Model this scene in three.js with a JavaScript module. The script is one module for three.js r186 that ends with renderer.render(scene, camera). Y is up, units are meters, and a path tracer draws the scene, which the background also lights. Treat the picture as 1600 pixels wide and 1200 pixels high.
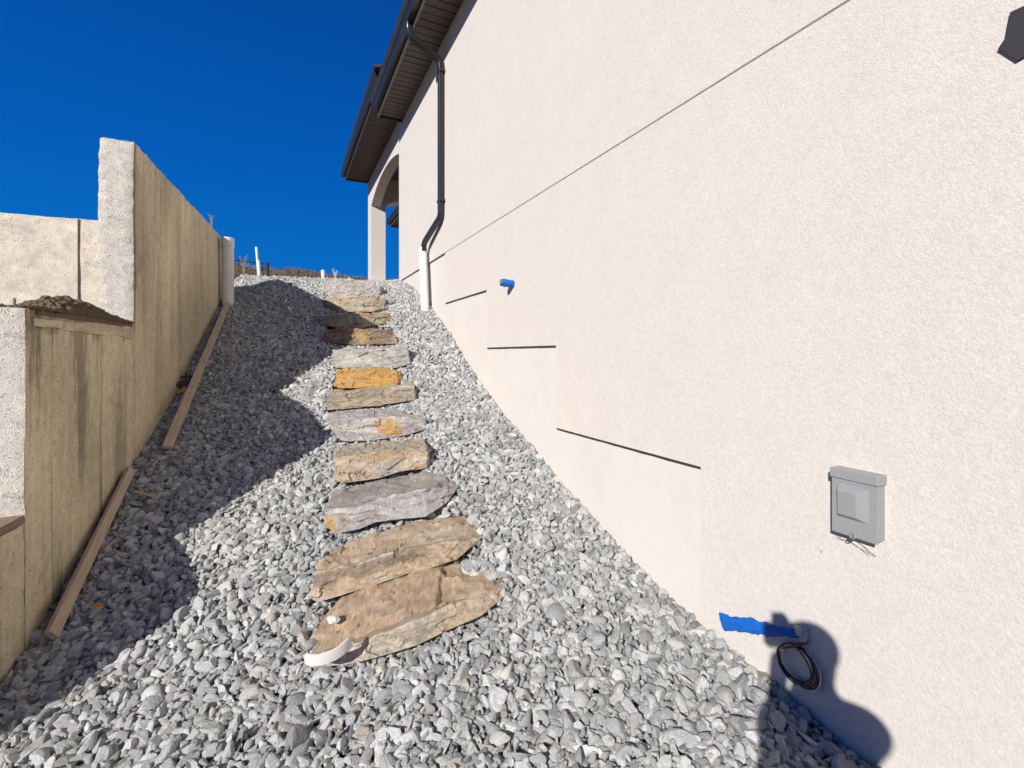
import * as THREE from 'three';
import { ImprovedNoise } from 'three/addons/math/ImprovedNoise.js';
import { mergeGeometries, mergeVertices, toCreasedNormals } from 'three/addons/utils/BufferGeometryUtils.js';
import { RoundedBoxGeometry } from 'three/addons/geometries/RoundedBoxGeometry.js';
import { ConvexGeometry } from 'three/addons/geometries/ConvexGeometry.js';
import { MarchingCubes } from 'three/addons/objects/MarchingCubes.js';

// ---------------------------------------------------------------- camera, sky, sun, exposure
const EYE = 1.5;                                             // the lens above the gravel where the photographer stands
const scene = new THREE.Scene();
const camera = new THREE.PerspectiveCamera(77.32, 4 / 3, 0.01, 2000);
camera.position.set(0, EYE, 0);
camera.setViewOffset(1600, 1200, 0, 47, 1600, 1200);          // lens shift: verticals stay vertical
const renderer = new THREE.WebGLRenderer({ antialias: true });
renderer.setSize(1024, 768);
renderer.toneMapping = THREE.LinearToneMapping;
renderer.toneMappingExposure = 1.4;
renderer.shadowMap.enabled = true;
renderer.shadowMap.type = THREE.PCFSoftShadowMap;

{
  const w = 64, h = 256, d = new Float32Array(w * h * 4);
  const stops = [[0, 0.006, 0.14, 0.46], [9, 0.002, 0.108, 0.40], [20, 0.001, 0.074, 0.33], [32, 0.001, 0.053, 0.26], [55, 0.003, 0.020, 0.10], [90, 0.004, 0.014, 0.066]];
  for (let j = 0; j < h; j++) {
    const el = ((j + 0.5) / h - 0.5) * 180;
    let c;
    if (el < 0) c = [0.16, 0.15, 0.13];
    else {
      let k = 0; while (k < stops.length - 2 && el > stops[k + 1][0]) k++;
      const f = Math.min(1, Math.max(0, (el - stops[k][0]) / (stops[k + 1][0] - stops[k][0])));
      c = [1, 2, 3].map((i) => stops[k][i] + (stops[k + 1][i] - stops[k][i]) * f);
    }
    for (let i = 0; i < w; i++) { const q = (j * w + i) * 4; d[q] = c[0]; d[q + 1] = c[1]; d[q + 2] = c[2]; d[q + 3] = 1; }
  }
  const sky = new THREE.DataTexture(d, w, h, THREE.RGBAFormat, THREE.FloatType);
  sky.mapping = THREE.EquirectangularReflectionMapping; sky.magFilter = THREE.LinearFilter; sky.needsUpdate = true;
  scene.background = sky; scene.environment = sky;
}
const SUN = new THREE.Vector3(0.549, -0.569, -1).normalize();   // the way the sunlight travels
const sun = new THREE.DirectionalLight(new THREE.Color(1, 0.96, 0.90), 4.4);
sun.position.copy(SUN).multiplyScalar(-30).add(new THREE.Vector3(0, 1, -5));
sun.target.position.set(0, 1, -5);
sun.castShadow = true; sun.shadow.mapSize.set(4096, 4096); sun.shadow.radius = 1;
Object.assign(sun.shadow.camera, { left: -14, right: 14, top: 14, bottom: -14, near: 1, far: 80 });
scene.add(sun, sun.target);

// ---------------------------------------------------------------- helpers
let seed = 12345;
const rnd = () => { seed |= 0; seed = (seed + 0x6d2b79f5) | 0; let t = Math.imul(seed ^ (seed >>> 15), 1 | seed); t = (t + Math.imul(t ^ (t >>> 7), 61 | t)) ^ t; return ((t ^ (t >>> 14)) >>> 0) / 4294967296; };
const rr = (a, b) => a + (b - a) * rnd();
const gauss = () => Math.sqrt(-2 * Math.log(1 - rnd())) * Math.cos(6.2831853 * rnd());
const clamp = (x, a = 0, b = 1) => Math.min(b, Math.max(a, x));
const lerp = (a, b, t) => a + (b - a) * t;
const sstep = (a, b, x) => { const t = clamp((x - a) / (b - a)); return t * t * (3 - 2 * t); };
const P = new ImprovedNoise();
const n3 = (x, y, z) => P.noise(x, y, z);
const fbm = (x, y, z, o = 4) => { let s = 0, a = 0.5; for (let i = 0; i < o; i++) { s += a * n3(x, y, z); x *= 2.03; y *= 2.03; z *= 2.03; a *= 0.5; } return s; };
const h3 = (i, j, k) => { let h = Math.imul(i, 374761393) ^ Math.imul(j, 668265263) ^ Math.imul(k, 2147483647 ^ 0x5bd1e995); h = Math.imul(h ^ (h >>> 13), 1274126177); return ((h ^ (h >>> 16)) >>> 0) / 4294967296; };
// cracked-stone relief: every cell of a jittered lattice is a facet with its own height and slope
const facet = (x, y, z) => {
  const I = Math.floor(x), J = Math.floor(y), K = Math.floor(z); let best = 9, v = 0;
  for (let i = I - 1; i <= I + 1; i++) for (let j = J - 1; j <= J + 1; j++) for (let k = K - 1; k <= K + 1; k++) {
    const dx = x - i - h3(i, j, k), dy = y - j - h3(j + 57, k, i), dz = z - k - h3(k, i + 91, j), d = dx * dx + dy * dy + dz * dz;
    if (d < best) { best = d; v = h3(i + 7, j + 3, k + 11) - 0.5 + 0.9 * (dx * (h3(i, k, j) - 0.5) + dy * (h3(j, i, k + 5) - 0.5) + dz * (h3(k + 9, j, i) - 0.5)); }
  }
  return v;
};
const W = (x, y, t) => new THREE.Vector3(x, y + EYE, -t);         // right, up from the lens, ahead
const ray = (px, py) => [(px - 800) / 750, (553 - py) / 750];    // survey reading of the photograph: directions from the lens
const at = (px, py, t) => { const [u, v] = ray(px, py); return W(u * t, v * t, t); };
const interp = (tab, x) => { if (x <= tab[0][0]) return tab[0][1]; for (let i = 1; i < tab.length; i++) if (x <= tab[i][0]) { const f = (x - tab[i - 1][0]) / (tab[i][0] - tab[i - 1][0]); return lerp(tab[i - 1][1], tab[i][1], f); } return tab[tab.length - 1][1]; };

const taken = {};
const numbered = (name) => { const n = taken[name] = (taken[name] ?? -1) + 1; return n ? `${name}_${String(n).padStart(3, '0')}` : name; };
function tag(o, label, category, group) { o.userData.label = label; if (category) o.userData.category = category; if (group) o.userData.group = group; return o; }
function thing(name, label, category, pos, group) {
  const o = new THREE.Group(); o.name = numbered(name); if (pos) o.position.copy(pos); scene.add(o); return tag(o, label, category, group);
}
function part(name, geo, mat, parent, label) {
  const m = new THREE.Mesh(geo, mat); m.name = parent === scene ? numbered(name) : name; m.castShadow = m.receiveShadow = true;
  const sib = parent !== scene ? parent.children.filter((c) => c.name === name || c.name.startsWith(name + '_')).length : 0;
  if (sib) m.name = `${name}_${String(sib).padStart(3, '0')}`;
  if (label) m.userData.label = label; parent.add(m); return m;
}
const fit = (geo, ox, oy, oz) => geo.translate(-ox, -oy, -oz);
const tube = (pts, r, seg = 40, rad = 10) => new THREE.TubeGeometry(new THREE.CatmullRomCurve3(pts, false, 'centripetal'), seg, r, rad, false);

function tex(w, h, f, srgb = false) {
  const d = new Uint8Array(w * h * 4);
  for (let j = 0; j < h; j++) for (let i = 0; i < w; i++) {
    const c = f(i, j), q = (j * w + i) * 4;
    for (let k = 0; k < 3; k++) { let v = typeof c === 'number' ? c : c[k]; v = clamp(v); d[q + k] = Math.round(255 * (srgb ? (v <= 0.0031308 ? v * 12.92 : 1.055 * v ** (1 / 2.4) - 0.055) : v)); }
    d[q + 3] = 255;
  }
  const t = new THREE.DataTexture(d, w, h); t.wrapS = t.wrapT = THREE.RepeatWrapping; t.magFilter = THREE.LinearFilter; t.minFilter = THREE.LinearMipmapLinearFilter; t.generateMipmaps = true;
  if (srgb) t.colorSpace = THREE.SRGBColorSpace; t.needsUpdate = true; return t;
}
// tiling value noise
function tiling(cells) {
  const g = new Float32Array(cells * cells); for (let i = 0; i < g.length; i++) g[i] = rnd();
  return (x, y) => { x = ((x % 1) + 1) % 1 * cells; y = ((y % 1) + 1) % 1 * cells; const i = Math.floor(x), j = Math.floor(y), fx = x - i, fy = y - j, sx = fx * fx * (3 - 2 * fx), sy = fy * fy * (3 - 2 * fy), at2 = (a, b) => g[(b % cells) * cells + (a % cells)]; return lerp(lerp(at2(i, j), at2(i + 1, j), sx), lerp(at2(i, j + 1), at2(i + 1, j + 1), sx), sy); };
}
const rep = (t, u, v) => { const c = t.clone(); c.repeat.set(u, v); c.needsUpdate = true; return c; };

// ---------------------------------------------------------------- materials
const grain = [tiling(256), tiling(128), tiling(48), tiling(16)];
const stuccoBump = (() => { const a = tiling(190), b = tiling(95), c = tiling(400), d = tiling(30); return tex(1024, 1024, (i, j) => { const x = i / 1024, y = j / 1024; const m = 0.5 * a(x, y) + 0.3 * b(x, y) + 0.2 * c(x, y); return 0.2 + 0.75 * (sstep(0.3, 0.72, m) * 0.75 + 0.25 * c(x, y)) * (0.75 + 0.25 * d(x, y)); }); })();
const stuccoMap = (() => { const a = tiling(9), b = tiling(37), c = tiling(300), d = tiling(140); return tex(1024, 1024, (i, j) => { const x = i / 1024, y = j / 1024, m = 1 + 0.025 * (a(x, y) - 0.5) + 0.03 * (b(x, y) - 0.5) + 0.14 * (c(x, y) - 0.5) + 0.08 * (d(x, y) - 0.5); return [0.578 * m, 0.528 * m, 0.480 * m]; }, true); })();
const pargeMap = (() => { const a = tiling(7), b = tiling(33), c = tiling(300); return tex(512, 512, (i, j) => { const x = i / 512, y = j / 512, m = 1 + 0.05 * (a(x, y) - 0.5) + 0.03 * (b(x, y) - 0.5) + 0.03 * (c(x, y) - 0.5); return [0.592 * m, 0.546 * m, 0.502 * m]; }, true); })();
const M = {};
M.stucco = new THREE.MeshStandardMaterial({ map: rep(stuccoMap, 1 / 1.5, 1 / 1.5), bumpMap: rep(stuccoBump, 1 / 0.64, 1 / 0.64), bumpScale: 0.0010, roughness: 0.95 });
M.parge = new THREE.MeshStandardMaterial({ map: rep(pargeMap, 1 / 2.6, 1 / 2.6), bumpMap: rep(stuccoBump, 1 / 0.64, 1 / 0.64), bumpScale: 0.0005, roughness: 0.93 });
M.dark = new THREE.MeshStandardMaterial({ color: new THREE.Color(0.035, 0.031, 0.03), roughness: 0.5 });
M.soffit = new THREE.MeshStandardMaterial({ color: new THREE.Color(0.075, 0.054, 0.046), roughness: 0.55 });
M.fascia = new THREE.MeshStandardMaterial({ color: new THREE.Color(0.1, 0.088, 0.08), roughness: 0.45 });
M.metal = new THREE.MeshStandardMaterial({ color: new THREE.Color(0.022, 0.021, 0.023), roughness: 0.3 });
M.rail = new THREE.MeshStandardMaterial({ color: new THREE.Color(0.012, 0.016, 0.022), roughness: 0.7 });
M.shingle = new THREE.MeshStandardMaterial({ color: new THREE.Color(0.05, 0.047, 0.045), roughness: 0.95 });
M.ceiling = new THREE.MeshStandardMaterial({ color: new THREE.Color(0.09, 0.055, 0.038), roughness: 0.7 });
const pvcMap = (() => { const a = tiling(12), b = tiling(90); return tex(256, 256, (i, j) => { const x = i / 256, y = j / 256, m = 1 - 0.12 * sstep(0.55, 0.9, a(x, y)) - 0.1 * sstep(0.75, 1, b(x, y)); return [0.74 * m, 0.71 * m, 0.66 * m]; }, true); })();
M.pvc = new THREE.MeshStandardMaterial({ map: pvcMap, roughness: 0.42 });
M.grey = new THREE.MeshStandardMaterial({ color: new THREE.Color(0.29, 0.295, 0.29), roughness: 0.42, metalness: 0.1 });
M.rust = new THREE.MeshStandardMaterial({ color: new THREE.Color(0.27, 0.26, 0.25), roughness: 0.6, metalness: 0.4 });
M.blue = new THREE.MeshStandardMaterial({ color: new THREE.Color(0.002, 0.10, 0.42), roughness: 0.42, side: THREE.DoubleSide });
M.foam = new THREE.MeshStandardMaterial({ color: new THREE.Color(0.42, 0.4, 0.37), roughness: 0.95 });
M.blackWire = new THREE.MeshStandardMaterial({ color: new THREE.Color(0.04, 0.03, 0.026), roughness: 0.5 });
M.redWire = new THREE.MeshStandardMaterial({ color: new THREE.Color(0.19, 0.03, 0.025), roughness: 0.5 });
M.whiteWire = new THREE.MeshStandardMaterial({ color: new THREE.Color(0.55, 0.53, 0.5), roughness: 0.5 });
const woodTex = (() => { const a = tiling(64), b = tiling(10), c = tiling(200); return tex(512, 512, (i, j) => { const x = i / 512, y = j / 512, g = a(x * 0.08, y + 0.03 * b(x, y)), m = 0.72 + 0.35 * g + 0.12 * (c(x * 0.3, y) - 0.5) + 0.15 * (b(x, y * 0.4) - 0.5); return [0.56 * m, 0.425 * m, 0.29 * m]; }, true); })();
M.wood = new THREE.MeshStandardMaterial({ map: rep(woodTex, 1 / 0.8, 1 / 0.3), bumpMap: rep(woodTex, 1 / 0.8, 1 / 0.3), bumpScale: 0.002, roughness: 0.85 });
M.woodDark = M.wood.clone(); M.woodDark.color.setRGB(0.45, 0.42, 0.4);
M.woodGrey = M.wood.clone(); M.woodGrey.color.setRGB(0.14, 0.135, 0.135);
M.woodYellow = M.wood.clone(); M.woodYellow.color.setRGB(1.2, 0.86, 0.36);
const rockTex = (() => { const a = tiling(200), b = tiling(90), c = tiling(30); return tex(512, 512, (i, j) => { const x = i / 512, y = j / 512, m = 1 + 0.3 * (a(x, y) - 0.5) + 0.22 * (b(x, y) - 0.5) + 0.15 * (c(x, y) - 0.5) - 0.5 * sstep(0.74, 0.92, a(y, x)) ; return [m * 0.88, m * 0.88, m * 0.88]; }, true); })();
const rockBump = (() => { const a = tiling(220), b = tiling(80), c = tiling(24); return tex(512, 512, (i, j) => { const x = i / 512, y = j / 512; return 0.35 * a(x, y) + 0.4 * b(x, y * 1) + 0.25 * c(x, y); }); })();
M.slab = new THREE.MeshStandardMaterial({ map: rep(rockTex, 1 / 0.27, 1 / 0.27), bumpMap: rep(rockBump, 1 / 0.2, 1 / 0.2), bumpScale: 0.007, roughness: 0.9, vertexColors: true });
M.gravel = new THREE.MeshStandardMaterial({ map: rep(rockTex, 5, 5), bumpMap: rep(rockBump, 5, 5), bumpScale: 0.0025, roughness: 0.92, vertexColors: true, flatShading: true });
M.stone = new THREE.MeshStandardMaterial({ map: rep(rockTex, 5, 5), bumpMap: rep(rockBump, 6, 6), bumpScale: 0.004, roughness: 0.92, vertexColors: true });

// ---------------------------------------------------------------- the lie of the land (x right, t ahead, heights from the lens)
const D = 1.85;                                                // lens to the house wall, square
const HOUSE_R = [[-4, -1.62], [0, -1.5], [1.2, -1.44], [1.815, -1.404], [2.237, -1.33], [2.71, -1.225], [3.6, -0.91], [4.85, -0.369], [6.22, 0.44], [6.83, 0.756], [7.5, 1.02], [8.1, 1.22], [8.7, 1.305], [9.8, 1.405], [11, 1.5]];
const xRight = (t) => -0.476 * t + 1.1075 * D;
const xLeft = (t) => -0.3827 * t - 1.0707 * 1.42;
const ground = (x, t) => {
  const lat = clamp((x - xLeft(t)) / (xRight(t) - xLeft(t)));
  let y = 0.25 * interp(HOUSE_R, t - 0.14) + 0.5 * interp(HOUSE_R, t) + 0.25 * interp(HOUSE_R, t + 0.14);
  y -= 0.2 * (1 - lat) * (1 - sstep(2.0, 3.7, t));
  y += 0.10 * (1 - lat) * sstep(6.8, 8.2, t) * (1 - sstep(10, 12, t));
  return y + 0.03 * n3(x * 1.3, t * 1.3, 3.1) + 0.012 * n3(x * 4, t * 4, 7.7);
};
const hitGround = (px, py) => { const [u, v] = ray(px, py); let t = 1.2; while (t < 11 && v * t > ground(u * t, t)) t += 0.01; return t; };

// ================================================================ HOUSE
const house = thing('house', 'cream stucco house with dark eaves and an arched porch, right of the gravel slope', 'house');
const ni = [0.9029, 0.4298];                                    // into the house (x, t)
house.position.set(ni[0] * D, 0, -ni[1] * D);
house.quaternion.setFromRotationMatrix(new THREE.Matrix4().makeBasis(new THREE.Vector3(-0.4298, 0, -0.9029), new THREE.Vector3(0, 1, 0), new THREE.Vector3(0.9029, 0, -0.4298)));
const HW = (a, y, out) => W(ni[0] * (D - out) - 0.4298 * a, y, ni[1] * (D - out) + 0.9029 * a);   // along the wall, height, out from it
const hbox = (a0, a1, y0, y1, z0, z1, r = 0) => { const g = r ? new RoundedBoxGeometry(a1 - a0, y1 - y0, z1 - z0, 2, r) : new THREE.BoxGeometry(a1 - a0, y1 - y0, z1 - z0); g.translate((a0 + a1) / 2, (y0 + y1) / 2 + EYE, (z0 + z1) / 2); metreUV(g); return g; };
function metreUV(g) {
  const p = g.attributes.position, n = g.attributes.normal, u = g.attributes.uv; if (!u) return g;
  for (let i = 0; i < p.count; i++) { const ax = Math.abs(n.getX(i)), ay = Math.abs(n.getY(i)), az = Math.abs(n.getZ(i)); if (az >= ax && az >= ay) u.setXY(i, p.getX(i), p.getY(i)); else if (ax >= ay) u.setXY(i, p.getZ(i), p.getY(i)); else u.setXY(i, p.getX(i), p.getZ(i)); }
  return g;
}
const poly = (pts) => { const s = new THREE.Shape(); pts.forEach(([a, y], i) => (i ? s.lineTo(a, y + EYE) : s.moveTo(a, y + EYE))); s.closePath(); return s; };
{
  const CORNER = 8.49, SOF = 3.99, LIP = 0.011;
  // the parged wall, and the textured coat proud of it, stepped along its lower edge
  part('wall', hbox(-4, CORNER - 0.004, -3.2, 4.3, 0, 0.26), M.parge, house, 'smooth parged lower wall');
  const lower = poly([[-4, -3], [1.72, -3], [1.72, -0.553], [3.096, -0.553], [3.096, 0.062], [4.455, 0.062], [4.455, 0.64], [5.82, 0.64], [5.82, 1.270], [-4, 1.270]]);
  const upper = poly([[-4, 1.2755], [CORNER, 1.2755], [CORNER, 4.25], [-4, 4.25]]);
  for (const s of [lower, upper]) {
    const g = new THREE.ExtrudeGeometry(s, { depth: LIP - 0.003, bevelEnabled: true, bevelThickness: 0.003, bevelSize: 0.003, bevelOffset: -0.003, bevelSegments: 1 });
    g.translate(0, 0, -LIP); part('stucco_coat', g, M.stucco, house);
  }
  // dark drip edges under the steps of the coat
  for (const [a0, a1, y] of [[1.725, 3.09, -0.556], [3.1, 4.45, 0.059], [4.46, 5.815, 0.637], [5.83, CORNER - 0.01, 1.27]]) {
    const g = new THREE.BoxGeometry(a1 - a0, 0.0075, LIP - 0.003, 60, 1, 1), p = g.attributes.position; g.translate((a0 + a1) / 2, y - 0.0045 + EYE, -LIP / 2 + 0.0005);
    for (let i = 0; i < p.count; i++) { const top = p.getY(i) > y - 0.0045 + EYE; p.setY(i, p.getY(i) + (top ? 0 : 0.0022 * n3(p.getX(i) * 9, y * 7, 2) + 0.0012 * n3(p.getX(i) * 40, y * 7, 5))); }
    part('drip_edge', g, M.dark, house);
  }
  // end return of the main wall towards the porch
  part('end_wall', hbox(CORNER - 0.2, CORNER - 0.003, -1, 4.2, 0.262, 0.75), M.stucco, house);

  // ---- eaves
  function eave(z, a0, a1, y, over, wallZ, first, roofRise) {
    const e = new THREE.Group(); e.name = house.children.some((c) => c.name === 'eave') ? `eave_${String(house.children.filter((c) => c.name.startsWith('eave')).length).padStart(3, '0')}` : 'eave'; house.add(e);
    // boards of the soffit, square to the wall
    for (let a = a1 - 0.03, k = 0; a - 0.125 > first; a -= 0.128, k++) {
      const g = new RoundedBoxGeometry(0.114, 0.016, over - 0.1, 1, 0.005); g.translate(a - 0.062, y + EYE + 0.008 + 0.0015 * ((k * 7) % 3), z - (over - 0.1) / 2 - 0.005); part('soffit_board', g, M.soffit, e);
    }
    part('soffit_deck', hbox(a0, a1, y + 0.026, y + 0.05, z - over + 0.1, z), M.dark, e);
    if (first > a0) part('soffit_deck', hbox(a0, first - 0.003, y + 0.002, y + 0.024, z - over + 0.1, z - 0.005), M.soffit, e);
    part('fascia', hbox(a0, a1, y - 0.03, y + 0.19, z - over + 0.075, z - over + 0.099, 0.004), M.fascia, e);
    part('end_trim', hbox(a1 + 0.001, a1 + 0.02, y - 0.03, y + 0.19, z - over + 0.1, z, 0.004), M.dark, e);
    // K-style gutter
    const s = new THREE.Shape(); [[0, 0], [0.072, 0], [0.082, 0.02], [0.085, 0.05], [0.112, 0.085], [0.112, 0.115], [0.104, 0.115], [0.104, 0.09], [0.077, 0.055], [0.07, 0.008], [0.004, 0.008], [0.004, 0.115], [0, 0.115]].forEach(([q, r], i) => (i ? s.lineTo(q, r) : s.moveTo(q, r)));
    const gg = new THREE.ExtrudeGeometry(s, { depth: a1 - a0 - 0.01, bevelEnabled: false });
    // shape x -> outward (-z), shape y -> up, extrude -> a
    gg.applyMatrix4(new THREE.Matrix4().makeBasis(new THREE.Vector3(0, 0, -1), new THREE.Vector3(0, 1, 0), new THREE.Vector3(1, 0, 0))); gg.index || 0;
    gg.translate(a0 + 0.005, y + EYE + 0.045, z - over + 0.074); flip(gg); part('gutter', gg, M.metal, e);
    part('gutter_end', hbox(a1 - 0.004, a1 + 0.002, y + 0.045, y + 0.16, z - over - 0.036, z - over + 0.073), M.metal, e);
    // roof plane above
    const rp = new THREE.Shape(); const q = 4.2; [[-over - 0.02 + z, 0.2], [z + q, 0.2 + (q + over) * roofRise], [z + q, 0.28 + (q + over) * roofRise], [-over - 0.05 + z, 0.235]].forEach(([zz, yy], i) => (i ? rp.lineTo(zz, yy) : rp.moveTo(zz, yy)));
    const rg = new THREE.ExtrudeGeometry(rp, { depth: a1 - a0 + 0.04, bevelEnabled: false });
    rg.applyMatrix4(new THREE.Matrix4().makeBasis(new THREE.Vector3(0, 0, 1), new THREE.Vector3(0, 1, 0), new THREE.Vector3(-1, 0, 0))); rg.translate(a1 + 0.02, y + EYE, 0); part('roof', rg, M.shingle, e);
  }
  function flip(g) { if (g.index) { const ix = g.index.array; for (let i = 0; i < ix.length; i += 3) { const t = ix[i]; ix[i] = ix[i + 1]; ix[i + 1] = t; } } else { const p = g.attributes.position.array; for (let i = 0; i < p.length; i += 9) for (let k = 0; k < 3; k++) { const t = p[i + k]; p[i + k] = p[i + 3 + k]; p[i + 3 + k] = t; } } g.computeVertexNormals(); return g; }
  eave(-LIP, -4, 8.22, SOF, 0.49, 0, 4.3, 0.33);
  // ---- porch wing, set back .45
  const Z2 = 0.45, SOF2 = 5.17, A0 = 10.3, A1 = 14.35, AE = 14.93;
  const s = poly([[CORNER - 0.2, 0.2], [CORNER - 0.2, SOF2 + 0.1], [AE, SOF2 + 0.1], [AE, 0.2]]);
  const hole = new THREE.Path(); hole.moveTo(A0, 1.0 + EYE); hole.lineTo(A1, 1.0 + EYE); hole.lineTo(A1, 4.3 + EYE);
  for (let i = 1; i < 40; i++) { const q = 1 - (2 * i) / 40; hole.lineTo((A0 + A1) / 2 + q * (A1 - A0) / 2, 4.3 + EYE + 0.36 * (1 - Math.abs(q) ** 2.2)); }
  hole.lineTo(A0, 4.3 + EYE); hole.closePath(); s.holes.push(hole);
  const fw = new THREE.ExtrudeGeometry(s, { depth: 0.262, bevelEnabled: false }); fw.translate(0, 0, Z2);
  part('porch_wall', fw, M.stucco, house, 'porch front wall with a wide shallow arch');
  // far side wall of the porch with its own small arch
  const s2 = new THREE.Shape(); [[0.262, 0.2], [3.2, 0.2], [3.2, SOF2 + 0.08], [0.262, SOF2 + 0.08]].forEach(([q, y], i) => (i ? s2.lineTo(q, y + EYE) : s2.moveTo(q, y + EYE))); s2.closePath();
  const h2 = new THREE.Path(); h2.moveTo(0.41, 1.0 + EYE); h2.lineTo(1.75, 1.0 + EYE); h2.lineTo(1.75, 4.28 + EYE);
  for (let i = 1; i < 30; i++) { const q = 1 - (2 * i) / 30; h2.lineTo(1.08 + q * 0.67, 4.28 + EYE + 0.27 * Math.sqrt(1 - q * q)); }
  h2.lineTo(0.41, 4.28 + EYE); h2.closePath(); s2.holes.push(h2);
  const sw = new THREE.ExtrudeGeometry(s2, { depth: 0.4, bevelEnabled: false });
  sw.applyMatrix4(new THREE.Matrix4().makeBasis(new THREE.Vector3(0, 0, 1), new THREE.Vector3(0, 1, 0), new THREE.Vector3(-1, 0, 0))); sw.translate(AE - 0.02, 0, Z2);
  // its near face lies at A1 + a hair
  sw.translate(A1 + 0.4 - (AE - 0.02), 0, 0);
  part('porch_wall', sw, M.stucco, house, 'porch side wall with a narrow arch');
  part('porch_ceiling', hbox(CORNER, AE - 0.6, SOF2 - 0.02, SOF2 + 0.06, Z2 + 0.27, Z2 + 3.2), M.ceiling, house);
  part('porch_back_wall', hbox(CORNER - 0.2, A1, 1, SOF2 - 0.03, Z2 + 3.2, Z2 + 3.4), M.stucco, house);
  part('porch_floor', hbox(13.6, AE + 0.3, 1.9, 2.02, Z2 - 0.1, Z2 + 3.19, 0.01), M.parge, house);
  eave(Z2 - 0.002, 9.23, AE, SOF2, 0.73, Z2, 9.3, 0.33);
  eave(Z2 + 2.0, 15.1, 18.63, 4.9, 0.7, 0, 15.2, 0.33);
  part('wing_wall', hbox(15.1, 18.6, 0.8, 4.97, Z2 + 2.02, Z2 + 2.3), M.stucco, house);
}

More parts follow.
